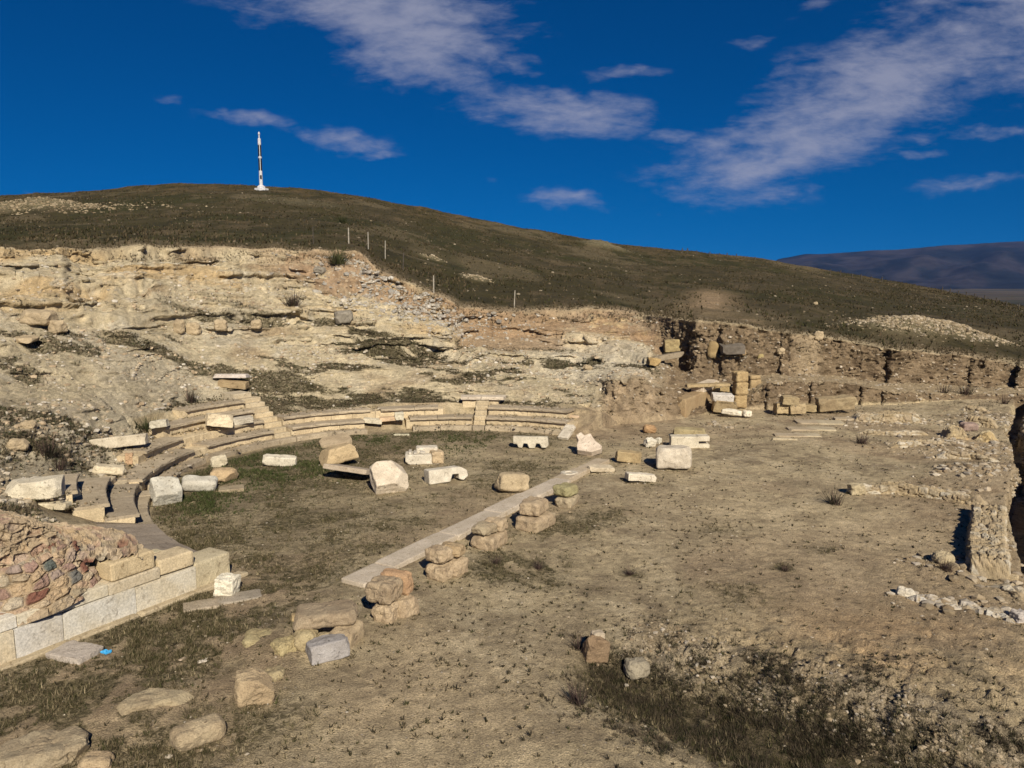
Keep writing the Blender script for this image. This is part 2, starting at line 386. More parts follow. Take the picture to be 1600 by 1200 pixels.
def build_terrain():
    NC = 1000
    s = np.tan(np.linspace(math.atan(-1.05), math.atan(1.0), NC))
    nodes = []          # list of (Y(s), z(s))
    K = 8
    arrs = []
    for k in range(K):
        P = np.array([PY(c, *prof[c][k]) for c in cols]); sk = P[:, 0]/P[:, 1]
        Y = np.interp(s, sk, P[:, 1]); z = np.interp(s, sk, P[:, 2])
        w = 25 if k < 5 else 60; ker = np.hanning(w); ker /= ker.sum()
        if k < 5: w = 13; ker = np.hanning(w); ker /= ker.sum()
        Y = np.convolve(np.pad(Y, w, 'edge'), ker, 'same')[w:-w]; z = np.convolve(np.pad(z, w, 'edge'), ker, 'same')[w:-w]
        if k in (3, 4):
            z = z+np.where(s > .1, .10, .16)*fb2(s*40, s*0+k*3, 1., 4, 200+k); Y = Y+.5*fb2(s*25, s*0+9+k, 1., 4, 210)
        arrs.append((Y, z))
    pxs = 800+1200*s*.985
    def stagger(edges, amp):
        o = np.zeros(NC)
        for a, b in zip(edges[:-1], edges[1:]):
            m = (pxs >= a) & (pxs < b); f = (pxs-a)/(b-a); o = np.where(m, -amp*(1-f)**1.5, o)
        return o
    st1 = stagger([1198, 1266, 1345, 1378, 1450, 1475], .3); st2 = stagger([1080, 1122, 1214, 1300], .22)+stagger([1384, 1470], .3)+stagger([1512, 1560], .35)+stagger([1583, 1640], .8)+.25*fb2(s*60, s*0, 1., 3, 222)
    for k, st in ((0, st1), (1, st1), (3, st2), (4, st2)): arrs[k] = (arrs[k][0]+st, arrs[k][1])
    floorY = [(np.full(NC, 2.), np.zeros(NC)), (np.full(NC, 8.2), np.zeros(NC))]
    # last floor node: in front of the cavea; left of it the bank behind the wing wall
    Yf = np.interp(s, [-.95, -.667, -.55, -.46, -.40, 0, .15, .3, 1], [11, 12.5, 14, 19, 26, 29, 30, 31, 32]); zf = np.interp(s, [-.95, -.667, -.58, -.5, 1], [2.0, 1.9, 1.5, 0, 0])
    Yf = np.minimum(Yf, arrs[0][0]-.8)
    behind = [(arrs[-1][0]*1.25, arrs[-1][1]-4), (arrs[-1][0]*2.2, np.full(NC, -20.)), (np.full(NC, 650.), np.full(NC, -42.))]
    L = floorY+[(Yf, zf)]+arrs+behind
    segs = [10, 430, 36, 120, 190, 110, 80, 110, 110, 90, 12, 10, 4]
    YY = []; ZZ = []; BB = []
    for i, n in enumerate(segs):
        t = (np.arange(n)/n)[:, None]
        if i >= 7: t = t**1.15
        a, b = L[i], L[i+1]
        YY.append(a[0]*(1-t)+b[0]*t); ZZ.append(a[1]*(1-t)+b[1]*t); BB.append(np.repeat(i+t, NC, 1))
    YY.append(L[-1][0][None]); ZZ.append(L[-1][1][None]); BB.append(np.full((1, NC), float(len(segs))))
    Y = np.concatenate(YY); Z = np.concatenate(ZZ); B = np.concatenate(BB)
    NR = Y.shape[0]; Sg = np.repeat(s[None], NR, 0); X = Sg*Y
    # smooth the hill rows a little so its nodes do not crease
    for _ in range(14):
        m = (B[1:-1] > 7.6) & (B[1:-1] < 11)
        Z[1:-1] = np.where(m, (Z[:-2]+2*Z[1:-1]+Z[2:])/4, Z[1:-1])
    floorz = np.zeros_like(X)
    def blob(px, py, r, h, z=0.0, e=1.0):
        c = G(px, py, z); return h*np.exp(-(((X-c.x)/(r*e))**2+((Y-c.y)/r)**2))
    # cavea behind the seats
    dx, dy = X-CX, Y-CY; r = np.hypot(dx, dy); th = np.degrees(np.arctan2(dy, dx)) % 360
    ro = roff(th); r = r-ro
    rt = seat_top(th)-ro; cone = np.where(r < R0+.42, 0, (r-(R0+.42))*.516-.02)
    zt = (rt-(R0+.42))*.516-.02+.1
    inang = sst(th, 54, 58)*(1-sst(th, 240, 243))
    wt_ = (X-WEND[0])*WDIR[0]+(Y-WEND[1])*WDIR[1]; wd_ = (X-WEND[0])*WNRM[0]+(Y-WEND[1])*WNRM[1]
    bl = sst(r, rt-.05, rt+2.0)
    zc = np.where(r < rt, cone, zt*(1-bl)+Z*bl)
    Z = np.where((inang > .5) & (r < rt+2.0) & (B < 6), zc, Z)
    inside = (r < R0+.1) & (wt_ < 0)
    Z = np.where((r < R0+.35) & (B < 5), np.minimum(Z, 0), Z)
    front = (wd_ < .3) & (wt_ > -.3) & (Y < 24) & (X < 0)
    Z = np.where(front, np.minimum(Z, 0), Z)
    flat = (B < 3) & (Z < .05)
    # floor relief
    N = lambda f, o, sd: fb2(X, Y, f, o, sd)
    fl = 1-sst(B, 3.0, 3.6); fl = np.where((inang > .5) & (r > R0) & (r < rt+1) & (wd_ > .2), 0, fl); fl = np.where((wt_ > 0) & (wd_ > .3) & (wd_ < 14) & (X < -4), .25, fl)
    core_ = (wt_ > -.6) & (wt_ < 14) & (wd_ > .1) & (wd_ < 3.3) & (X < -4) & (Y < 18.6)
    Z = np.where(core_, np.minimum(Z, .3), Z)
    rel = .05*N(.35, 3, 3)+.03*N(1.7, 4, 9)+.012*N(9, 3, 14)
    rel *= np.where(inside, .7, 1.0)
    Z = Z+fl*rel
    # hollow with scrub at lower right, rubble slope above it
    p0 = np.array(G(930, 1030)[:2]); p1 = np.array(G(1330, 1185)[:2]); dv = (p1-p0)/np.linalg.norm(p1-p0)
    aa = (X-p0[0])*dv[0]+(Y-p0[1])*dv[1]; bb = -(X-p0[0])*dv[1]+(Y-p0[1])*dv[0]; Lh = np.linalg.norm(p1-p0)
    env = sst(aa, -.6, .6)*(1-sst(aa, Lh+1.5, Lh+3.5))
    hol = -.36*env*np.exp(-((bb)/(.9+.12*np.maximum(aa, 0)))**2)+.06*env*np.exp(-((bb-1.5)/.6)**2)
    Z = Z+fl*(hol+.10*sst(np.abs(bb-1.0), 1.2, .2)*env*N(3.2, 4, 22))
    cl = np.clip(blob(1450, 1120, 2.6, 1, e=1.6)+blob(1150, 1040, 1.2, 1)+blob(1560, 640, 3, .8)+blob(1480, 900, 1.2, .8), 0, 1); Z = Z+fl*cl*(.11*fb2(X, Y, 2.6, 4, 401, .65)+.07*np.maximum(fb2(X, Y, 6, 3, 402), 0)-.06*sst(np.abs(fb2(X, Y, 1.6, 3, 403)), .10, 0))
    # spoil in the lower right corner, flat-topped
    Z += fl*(blob(1480, 1130, 1.6, .25)+blob(1260, 1075, .9, .1))
    # trench at the right edge
    tr = np.array([[*G(1600, 612)[:2]], [*G(1584, 668)[:2]], [*G(1604, 740)[:2]], [*G(1592, 790)[:2]], [*G(1606, 860)[:2]], [*G(1660, 960)[:2]]])
    dist = np.full(X.shape, 99.)
    near = (X > 5) & (X < 40) & (Y > 8) & (Y < 50)
    Xn, Yn = X[near], Y[near]; dn = np.full(Xn.shape, 99.); sgn = np.zeros(Xn.shape)
    for a, b in zip(tr[:-1], tr[1:]):
        ab = b-a; t = np.clip(((Xn-a[0])*ab[0]+(Yn-a[1])*ab[1])/(ab@ab), 0, 1); d_ = np.hypot(Xn-a[0]-ab[0]*t, Yn-a[1]-ab[1]*t); dn = np.minimum(dn, d_)
    dist[near] = dn+.12*fb2(Xn, Yn, 1.6, 3, 40)
    Z -= fl*.8*(1-sst(dist, .20, .30))
    # shallow dug squares among the low walls, and low humps
    Z += fl*(blob(1530, 745, 1.6, .32)-blob(1440, 830, 1.6, .12)-blob(1400, 715, 1.8, .14)+blob(1480, 700, 1.0, .18)+blob(600, 655, .75, .3)+blob(1180, 600, 1.0, .1)
             -blob(1290, 800, 2.0, .05)+blob(1500, 1010, 1.8, .12)+blob(870, 1190, 1.2, .1)+blob(200, 1110, .9, .12)+blob(420, 1010, .6, .12)+blob(470, 1000, .9, .1))
    # earth bank between the sweep of seats and the stage building gets vertical scratches later
    # ---------------- rock displacement along the surface normal
    Pg = np.stack([X, Y, Z], -1)
    du = np.gradient(Pg, axis=1); dvv = np.gradient(Pg, axis=0); Nm = np.cross(du, dvv); Nm /= np.maximum(np.linalg.norm(Nm, axis=-1, keepdims=True), 1e-9)
    pxc = 800+1200*Sg*.985
    slope = sst(B, 3.05, 3.3)*(1-sst(B, 6.92, 7.03))
    slope = np.maximum(slope, ((inang > .5) & (r > rt+.15) & (r < rt+4) & (B < 5) & (wd_ > 2.5))*1.0)
    slope = np.where((X < -7.5) & (wd_ > 3.0) & (B < 3.2) & (r > R0+1.5) & (Y < 26), 1.0, slope)
    slope *= 1-((inang > .5) & (r < rt+.15) & (B < 5))*1.0
    em_ = np.maximum(sst(pxc, 990, 1060), sst(pxc, 922, 938)*(B < 4.02)*(r > rt+.2)); rocky = slope*(1-em_); earth = slope*em_
    sl_ = slope > .01
    x_, y_, z_ = X[sl_], Y[sl_], Z[sl_]
    zp = z_+.45*fb2(x_, y_, .16, 3, 50)+.12*fb2(x_, y_, .9, 3, 51)
    pat = sst(fb2(x_, y_, .22, 3, 52), -.25, .35)
    def saw(f, seed, jit):
        q = zp*f+jit*fb2(x_, y_, .35, 2, seed); fr = q-np.floor(q); lay = VAL[(np.floor(q).astype(int)*37+seed*11) & 4095]
        return (fr**1.6-np.clip((fr-.9)/.1, 0, 1)*fr)*(.6+.4*lay)
    hi = sst(B[sl_], 3.9, 5.0)
    outw = np.zeros_like(x_); dz = np.zeros_like(x_)
    for (f, amp, seed, jit, th0, lip) in ((.62, .8, 60, .3, .0, .42), (1.5, .9, 61, .35, -.02, .30), (3.6, .9, 62, .4, -.08, .16), (8.5, .9, 63, .5, -.1, .07)):
        q = zp*f+jit*fb2(x_, y_, .25, 3, seed); fr = q-np.floor(q)
        on = sst(fb2(x_*.45+y_*.3, np.floor(q)*3.7+zp, .45 if f < 1 else .8, 4, seed+7, .6), th0, th0+.16)*(.25+.75*hi)*amp
        g_ = sst(fr, .62, .86)
        dz += on*(g_-fr*.999)/f*.6
        outw += on*lip*sst(fr, .775, .80)*(1-sst(fr, .84, 1.0))*np.clip(.75+.9*vn2(x_*.8, y_*.8, seed+3), 0, 2)
    d = np.zeros_like(x_)
    wx, wy = x_*1.7+.3*fb2(x_, y_, 2, 2, 54), zp*4.2+y_*.5
    d1, d2, cid = worley2(wx, wy, 3)
    crack = sst(d2-d1, .0, .13)
    d += -.07*(1-crack)*pat+.05*(VAL[cid & 4095])*pat
    d += .10*fb3(x_, y_, z_*1.6, .55, 3, 55)+.10*fb3(x_*.7, y_*.7, z_*3.6, 1.8, 4, 56, .66)+.05*fb3(x_, y_, z_*2.2, 7, 3, 156, .66)
    de = .20*fb3(x_, y_, z_*.4, .9, 3, 57)+.30*fb3(x_*1.3, y_*1.3, z_*.6, 2.4, 4, 58, .7)-.30*sst(fb3(x_*1.6, y_, z_*.5, 1.3, 3, 59), .12, .4)+.12*fb3(x_, y_, z_, 8, 2, 159)
    de += .16*fb3(x_*2.6, y_*2.6, z_*.8, 2.0, 3, 160, .6)-.22*sst(fb3(x_*1.5, y_*1.5, z_*1.1, 4.0, 2, 161), .15, .45)
    de *= .85
    de *= np.where(B[sl_] < 3.97, .7, 1.0)*np.where((B[sl_] > 4.05) & (B[sl_] < 5.9) & (pxc[sl_] > 1180), .25, 1.0)
    dd = np.zeros_like(X); dd[sl_] = rocky[sl_]*d+earth[sl_]*de
    DZ = np.zeros_like(X); DZ[sl_] = rocky[sl_]*dz; OW = np.zeros_like(X); OW[sl_] = rocky[sl_]*outw
    hill = sst(B, 7.0, 7.2)
    ND = Nm.copy(); ND[..., 2] *= np.where(slope > .3, .35, 1)
    HN = Nm.copy(); HN[..., 2] = 0; HN /= np.maximum(np.linalg.norm(HN, axis=-1, keepdims=True), 1e-6)
    ND[..., 2] = np.where(slope > .3, Nm[..., 2]*np.where(rocky > .5, 1, .5), 1)
    Pg = Pg+ND*dd[..., None]+HN*OW[..., None]; Pg[..., 2] += DZ
    hh = .8*fb2(X, Y, .04, 3, 70)*sst(Y, 45, 80)+.30*fb2(X, Y, .16, 3, 73)+.12*fb2(X, Y, .4, 4, 71)+.05*fb2(X, Y, 1.5, 3, 75)
    Pg[..., 2] += hill*hh*(1-sst(B, 10.0, 10.6)*.5)*(1-.75*sst(pxc, 1250, 1420))
    # spoil heaps on the hill
    for (px, py, Yd, rx, ry, h, e) in [(75, 322, 92, 4.5, 4, .9, 0), (20, 325, 92, 6, 4, .7, 0), (1440, 500, 50, 3.0, 2.0, .95, 0), (1520, 510, 50, 2.6, 2.0, .55, 0), (1370, 508, 49, 2.6, 2.0, .6, 0), (945, 381, 140, 4.5, 4, 1.3, 0), (745, 466, 60, 1.5, 1.2, .35, 0), (675, 417, 66, 1.6, 1.2, .4, 0)]:
        c = PY(px, py, Yd); g_ = np.exp(-(((X-c[0])/rx)**2+((Y-Yd)/ry)**2)*1.3); Pg[..., 2] += h*g_*(1+.35*fb2(X, Y, 1.1, 4, 77))
    # ---------------- colour (real soil, rock and grass colours)
    Xf, Yf2, Zf = Pg[..., 0], Pg[..., 1], Pg[..., 2]
    C = np.zeros(X.shape+(3,)); A = np.zeros(X.shape)
    def lay(c, m):
        nonlocal C
        C = C*(1-m[..., None])+np.array(c)*m[..., None]
    C[:] = (.455, .370, .232)
    n1 = fb2(X, Y, .5, 4, 80); n2 = fb2(X, Y, 1.6, 5, 81, .6); n3 = fb2(X, Y, .2, 3, 82)
    lay((.325, .26, .168), sst(n1, -.02, .3)*.7); lay((.53, .44, .29), sst(n2, .05, .4)*.7); lay((.23, .18, .115), sst(-n2, .1, .38)*.65); lay((.33, .235, .15), sst(n3, .05, .3)*.4)
    lay((.54, .43, .27), np.clip(blob(700, 1120, 1.6, .9, e=1.4)+blob(1150, 800, 4, .6)+blob(1440, 850, 1.5, .6)+blob(640, 1010, .8, .5), 0, 1)*.8)
    lay((.40, .285, .165), np.clip(blob(1420, 1000, 1.9, .9, e=1.4)+blob(1300, 1060, 1.2, .4), 0, 1)*sst(n2, -.5, .2))
    ins = (1-sst(r, R0-.3, R0+.1))
    strip = (X-(-3.28))*(-.859)+(Y-14.47)*.512       # distance behind the stage kerb
    # orchestra and forecourt: dry matted grass
    wblob = lambda l: np.clip(sum(blob(*q) for q in l), 0, 1)
    gras = ins*sst(strip, .2, 1.2)*np.clip(.25+.5*sst(n2, -.25, .3)+.4*wblob([(520, 720, 3, 1), (430, 720, 2, 1), (640, 680, 2.5, 1), (440, 800, 3, .9), (350, 830, 2, .8)]), 0, 1)
    dirtpath = wblob([(720, 710, 2.2, 1), (900, 700, 2, .9), (640, 760, 1.8, .7), (760, 790, 2, .6)])
    gras *= 1-.75*dirtpath; gras *= .4+.6*sst(fb2(X*.8, Y*1.2, .9, 5, 84, .6), -.16, .10)
    gl = wblob([(60, 1110, 1.1, 1), (130, 1060, .9, .9), (250, 1010, 1.3, 1), (330, 960, 1.2, .9), (420, 930, 1.2, .7), (470, 880, 1.2, .6), (180, 1180, .9, .6), (420, 1120, .7, .5), (290, 1180, .7, .5), (30, 1170, .8, .7),
                (780, 890, .7, .9), (850, 880, .6, .9), (840, 830, .8, .6), (900, 820, 1, .6), (780, 860, .5, .5), (985, 895, .25, .8), (1225, 890, .25, .7), (1290, 860, .4, .5), (850, 910, .4, .6), (960, 800, .8, .4), (1020, 760, .6, .3), (1150, 930, .9, .4), (1120, 830, .6, .35)])
    gl = gl*sst(n2+.5*fb2(X, Y, 4, 3, 86), -.28, .12)
    hm = env*np.exp(-((bb+.05)/(.7+.12*np.maximum(aa, 0)))**2)*sst(n2+n1, -.7, .1)
    g_ = np.clip(np.maximum(np.maximum(gras, gl), hm)*fl, 0, 1); g_ = np.where(Y < 60, g_, 0)
    lay((.20, .165, .095), g_*.9); A = np.maximum(A, g_)
    lay((.10, .078, .05), hm*fl*.8)
    green = ins*wblob([(470, 735, 1.3, 1), (400, 745, 1.0, 1), (380, 710, 1.5, 1), (560, 690, 1.2, .7), (700, 690, 1.5, .5), (340, 780, 1.2, .7)])*sst(n2, -.4, .3)
    lay((.085, .080, .035), green*.7)
    lay((.20, .10, .07), np.clip(blob(440, 880, .8, .5)+blob(420, 910, .5, .4), 0, 1)*sst(n2, -.2, .4)*.5)
    # rubble slope above the hollow
    rub = env*sst(bb, .3, .8)*(1-sst(bb, 1.6, 2.4)); lay((.40, .33, .23), rub*sst(n2, -.4, .3)*.8)
    # rock
    nr = fb3(X, Y, Z*3, .35, 4, 90); nr2 = fb3(X, Y, Z*2, 1.5, 4, 91, .6)
    rk = np.zeros_like(C); rk[:] = (.50, .425, .285)
    def lay2(c, m):
        nonlocal rk
        rk = rk*(1-m[..., None])+np.array(c)*m[..., None]
    topz = sst(B, 4.9, 5.6)
    lay2((.49, .35, .18), topz*sst(nr, -.05, .3)*.7)
    lay2((.56, .51, .40), sst(nr2, .1, .5)*.6); lay2((.47, .42, .32), sst(fb2(X, Y, .3, 3, 92), .1, .4)*.5*(1-topz))
    lay2((.30, .21, .12), sst(-nr, .15, .5)*.6)
    lay2((.56, .50, .38), np.clip(sst(pxc, 820, 870)*(1-sst(pxc, 990, 1040)), 0, 1)*sst(B, 3.9, 4.3)*(1-sst(B, 5.6, 6.2))*.75)
    lay2((.31, .205, .125), sst(B, 5.92, 6.1)*sst(pxc, 380, 480)*.8*sst(nr2, -.6, .1))
    lay2((.36, .25, .15), sst(pxc, 700, 730)*(1-sst(pxc, 860, 900))*sst(B, 5.2, 5.4)*.8)
    lay2((.30, .24, .16), (1-sst(B, 3.6, 4.6))*sst(nr2, -.2, .4)*.5)
    low = (1-sst(pxc, 915, 930)*(B < 3.98))*sst(fb2(X*.45, Y*.9+Z*.8, .9, 5, 94, .62), .04, .26)*(1-topz)*.9*(1-sst(pxc, 990, 1040))*np.where(pxc > 480, 1, .7)
    rk = rk*(1-low[..., None])+np.array((.13, .11, .065))*low[..., None]
    er = np.zeros_like(C); er[:] = (.235, .175, .11)
    e2 = sst(nr2, -.1, .3)*.8; er = er*(1-e2[..., None])+np.array((.14, .10, .062))*e2[..., None]
    frn = np.clip(sst(pxc, 925, 950)*(1-sst(pxc, 1030, 1060)), 0, 1)*(1-sst(B, 3.9, 4.1)); er2 = np.array((.27, .195, .13))
    em = np.clip(sst(pxc, 1000, 1050)+frn, 0, 1)[..., None]
    er = er*(1-frn[..., None])+np.array((.32, .245, .16))*frn[..., None]*(1+.3*nr2[..., None])
    rk = rk*(1-em)+er*em
    tr2 = np.clip((np.exp(-((pxc-1105)/(60*(1.15-.7*np.clip((B-7)/1.4, 0, 1))))**2)+np.exp(-((pxc-1150)/35)**2)*(B < 7.3))*sst(B, 6.7, 7.0)*(1-sst(B, 8.15, 8.4)), 0, 1)
    C = C*(1-slope[..., None])+rk*slope[..., None]; A = np.maximum(A*(1-slope), low*slope)
    # terraces at the right read as trodden soil
    ter = sst(pxc, 1150, 1190)*sst(B, 3.98, 4.03)*(1-sst(B, 5.97, 6.0)); lay((.36, .285, .18), ter*.9)
    ramp_ = np.exp(-((pxc-1258)/22)**4)*(B > 5.7)*(B < 7.0); lay((.36, .28, .18), ramp_)
    # hill
    h1 = fb2(X, Y*.6, .11, 5, 100, .6); h2 = fb2(X, Y*.5, .55, 5, 101, .65)
    hc = np.zeros_like(C); hc[:] = (.062, .050, .022)
    for c, m in [((.085, .064, .04), sst(h1, .0, .4)*.7), ((.040, .042, .014), sst(-h1, .0, .35)*.85), ((.15, .105, .066), sst(h2, .12, .42)*.75), ((.028, .024, .013), sst(-h2, .12, .45)*.7),
                 ((.24, .18, .115), np.exp(-((pxc-150)/260)**2)*(sst(B, 7.0, 7.2)-sst(B, 7.5, 8.1))*sst(h2, -.3, .2)*.8),
                 ((.20, .12, .055), sst(B, 9.2, 9.95)*sst(h2, -.2, .25)*.45),
                 ((.50, .34, .22), tr2*.95),
                 ((.19, .135, .085), sst(np.abs(fb2(X*.8+Y*.5, Y*.7, .05, 4, 104)), .045, .0)*.55*sst(h2, -.35, .1)), ((.20, .15, .095), sst(fb2(X*.5, Y*.35, .16, 4, 105, .6), .2, .4)*.7)]:
        hc = hc*(1-m[..., None])+np.array(c)*m[..., None]
    for (px, Yd, rx, ry) in [(75, 92, 6, 4), (20, 92, 7, 4), (1440, 50, 3.4, 1.9), (1510, 50, 3.0, 1.6), (1380, 49, 2.6, 1.6), (945, 140, 5, 4), (745, 60, 1.2, .9), (675, 66, 1.2, .8), (470, 110, 8, 6)]:
        m = np.exp(-(((X-(px-800)/1200*Yd)/rx)**2+((Y-Yd)/ry)**2)**2)*(.35 if px == 470 else .9); hc = hc*(1-m[..., None])+np.array((.27, .22, .145))*m[..., None]
    hc = hc*np.array((.82, .86, .80)); C = C*(1-hill[..., None])+hc*hill[..., None]; A = A*(1-hill)+hill*.45
    C = np.clip(C, 0, .8)
    V = Pg.reshape(-1, 3); T = np.concatenate([C.reshape(-1, 3), A.reshape(-1, 1)], 1)
    ii = np.arange(NR-1)[:, None]*NC+np.arange(NC-1)[None]
    Q = np.stack([ii, ii+1, ii+NC+1, ii+NC], -1).reshape(-1, 4)
    Bq = ((B[:-1, :-1]+B[1:, 1:])/2).ravel()
    names = [('ground', Bq < 3.0), ('rock_slope', (Bq >= 3.0) & (Bq < 7.0)), ('hill', Bq >= 7.0)]
    for nm, m in names:
        q = Q[m]; used = np.unique(q); mp = np.zeros(len(V), np.int64); mp[used] = np.arange(len(used))
        V2, q2, T2 = V[used], mp[q], T[used]
        if nm == 'ground':   # the flat site carries on beside and behind the viewpoint
            k = len(V2); e = np.array([[-60, -60, -.02], [60, -60, -.02], [60, 2, -.02], [-60, 2, -.02]])
            V2 = np.concatenate([V2, e]); T2 = np.concatenate([T2, np.tile([.27, .205, .13, 0], (4, 1))]); q2 = np.concatenate([q2, [[k, k+1, k+2, k+3]]])
        o = np_mesh(nm, V2, q2, M_GROUND, None, T2, smooth=True); tag(o, kind='structure')
    info = dict(P=Pg, B=B, s=Sg, px=pxc, r=r, th=th, fl=fl, gras=g_, green=green, rocky=rocky, earth=earth, low=low, hill=hill, env=env, bb=bb, aa=aa, ins=ins, wd=wd_, wt=wt_, N=Nm, slope=slope, rub=rub, rt=rt, inang=inang, dist=dist, scar=tr2)
    return info
TI = build_terrain()
TP = TI['P'].reshape(-1, 3)
_v = TP-np.array([0, 0, H]); _dep = _v[:, 1]*cP-_v[:, 2]*sP
TPX = 800+F*_v[:, 0]/_dep; TPY = 600-F*(_v[:, 1]*sP+_v[:, 2]*cP)/_dep
def T(px, py):
    """terrain point met by the sight line through a measured pixel"""
    d = (TPX-px)**2+(TPY-py)**2
    m = d < max(d.min()*4, 16)
    i = np.nonzero(m)[0]; i = i[np.argmin(_dep[i]+d[i]*.02)]
    return Vector(TP[i])
_gx = TP[:, 0]; _gy = TP[:, 1]
def TZ(x, y):
    d = (_gx-x)**2+(_gy-y)**2; return float(TP[np.argmin(d), 2])
#@@OBJECTS

# ------------------------------------------------------------------ FAR LAND
def far_land():
    nx, ny = 300, 60
    px = np.linspace(1020, 3400, nx)
    sil = np.interp(px, [1020, 1180, 1210, 1260, 1330, 1400, 1450, 1500, 1550, 1600, 1800, 2200, 3400], [440, 425, 405, 399, 394, 389, 388, 383, 380, 378, 372, 380, 400])
    sil = sil+3.0*fb2(px/50, px*0, 1, 5, 300, .6)
    s_ = (px-800)/1200
    V = []; T_ = []
    for j in range(ny):
        t = j/(ny-1); Yd = 5200+3200*t
        top = H+(440-sil)/1200*8400
        prof_ = t**1.2
        z = -42+(top+42)*prof_+60*(fb2(s_*16+t*1.2, s_*0+t*3.2, 1, 5, 301, .6))*math.sin(math.pi*min(t*1.0, 1))*1.6
        V.append(np.stack([s_*Yd, np.full(nx, Yd), z], 1))
        n = fb2(s_*30, s_*0+t*5, 1, 4, 302)
        c = np.outer(1-sst(n, -.2, .3), (.034, .030, .032))+np.outer(sst(n, -.2, .3), (.012, .014, .016))
        T_.append(c)
    for j in range(4):   # back side
        V.append(np.stack([s_*(8400+800*(j+1)), np.full(nx, 8400+800.*(j+1)), V[ny-1][:, 2]*(1-.3*(j+1))], 1)); T_.append(T_[-1])
    V = np.concatenate(V); T_ = np.concatenate(T_); n = ny+4
    ii = np.arange(n-1)[:, None]*nx+np.arange(nx-1)[None]; Q = np.stack([ii, ii+1, ii+nx+1, ii+nx], -1).reshape(-1, 4)
    tag(np_mesh('distant_hills', V, Q, M_FAR, None, T_, True), kind='structure')
    # valley floor with fields
    nx, ny = 160, 120
    gx = np.linspace(-6000, 14000, nx); gy = np.concatenate([np.linspace(-3000, 300, 8), np.geomspace(320, 13000, ny-8)])
    X, Y = np.meshgrid(gx, gy); Z = np.full(X.shape, -43.)
    d1, d2, cid = worley2(X/420, Y/700, 9); f = (VAL[cid & 4095]+1)/2
    c = np.where((f > .72)[..., None], np.array((.16, .12, .075)), np.where((f > .4)[..., None], np.array((.05, .047, .027)), np.array((.075, .06, .036))))
    ii = np.arange(ny-1)[:, None]*nx+np.arange(nx-1)[None]; Q = np.stack([ii, ii+1, ii+nx+1, ii+nx], -1).reshape(-1, 4)
    tag(np_mesh('valley', np.stack([X, Y, Z], -1).reshape(-1, 3), Q, M_FAR, None, c.reshape(-1, 3), True), kind='structure')
def far_mat():
    m, t, b = new_mat('far_land')
    pos = t.node('ShaderNodeNewGeometry').outputs['Position']
    n = t.ramp(t.noise(pos, .004, 6, .6), .3, .7, .6, 1.35)
    t.set(b.inputs['Base Color'], t.mix(1.0, t.node('ShaderNodeAttribute', attribute_name='tint').outputs[0], t.node('ShaderNodeCombineXYZ', {0: n, 1: n, 2: n}).outputs[0], 'MULTIPLY'))
    return m
M_FAR = far_mat()
far_land()

# ------------------------------------------------------------------ SEATING
def P2(theta, r):
    ro = float(roff(theta)); a = R(theta); return CX+(r+ro)*math.cos(a), CY+(r+ro)*math.sin(a)
def arc_blocks(mb, r0, r1, z0, z1, t0, t1, seed, ln=1.15, lean=0.0, tone=((1, 1, 1), (.86, .84, .8)), jit=.012, sub=4, wear=.012):
    """a curved course of blocks between two radii, split by open joints"""
    rr = np.random.default_rng(seed); n = max(1, int(round(R(t1-t0)*r0/ln)))
    cuts = [t0+(t1-t0)*(k+(rr.random()-.5)*.35*(0 < k < n))/n for k in range(n+1)]
    gap = math.degrees(.007/r0)
    for a, b in zip(cuts[:-1], cuts[1:]):
        a += gap; b -= gap; dz = (rr.random()-.5)*jit; dr = (rr.random()-.5)*jit
        t = rr.random(); tn = np.array(tone[0])*(1-t)+np.array(tone[1])*t; tn = tn*(.88+.2*rr.random())
        m = sub*2; V = []
        hh = [z0, z1-.02, z1, z1, z1-.0, z0]
        cs = [(r0-lean, z0), (r0-lean, z0+(z1-z0)*.5), (r0-lean, z1-.018), (r0-lean+.018, z1), ((r0+r1)/2, z1), (r1, z1), (r1, z0)]
        for k in range(m+1):
            th = a+(b-a)*k/m
            for q, (r_, z_) in enumerate(cs):
                w = wear*(VAL[(int(th*53)+q*97+seed*13) & 4095]); x, y = P2(th, r_+dr+(w if q < 4 else 0)); V.append((x, y, z_+dz+(w*.8 if 2 <= q <= 3 else 0)))
        nc = len(cs); Fq = []
        for k in range(m):
            for q in range(nc):
                q2 = (q+1) % nc; Fq.append((k*nc+q, k*nc+q2, (k+1)*nc+q2, (k+1)*nc+q))
        V = np.array(V)
        for base in (0, m*nc):
            Fq += [(base+0, base+1, base+5, base+6), (base+1, base+2, base+4, base+5), (base+2, base+3, base+4, base+4)]
        mb.add(V, Fq, tn)
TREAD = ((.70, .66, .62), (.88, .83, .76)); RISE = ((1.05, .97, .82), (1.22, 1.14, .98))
def row(parent, k, lips, risers, seed):
    z1 = LEDGE+STEP_H*k; z0 = z1-STEP_H; rf = R0+.42+(k-1)*STEP_D
    for i, (a, b) in enumerate(risers):
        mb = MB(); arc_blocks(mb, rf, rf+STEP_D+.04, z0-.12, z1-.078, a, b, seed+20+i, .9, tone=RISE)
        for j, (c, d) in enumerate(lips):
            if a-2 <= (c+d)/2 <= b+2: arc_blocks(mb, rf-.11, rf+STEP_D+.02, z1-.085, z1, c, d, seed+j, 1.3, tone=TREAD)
        mb.obj('bench_row', M_SEAT, parent)
def ledge(parent, segs, seed):
    for i, (a, b) in enumerate(segs):
        mb = MB(); arc_blocks(mb, R0, R0+.45, -.25, LEDGE, a, b, seed+i, 1.4, tone=TREAD); mb.obj('kerb_course', M_SEAT, parent)
def center_empty(name, th, r): x, y = P2(th, r); return empty(name)
GRP = 'curved seating wedges round the orchestra'
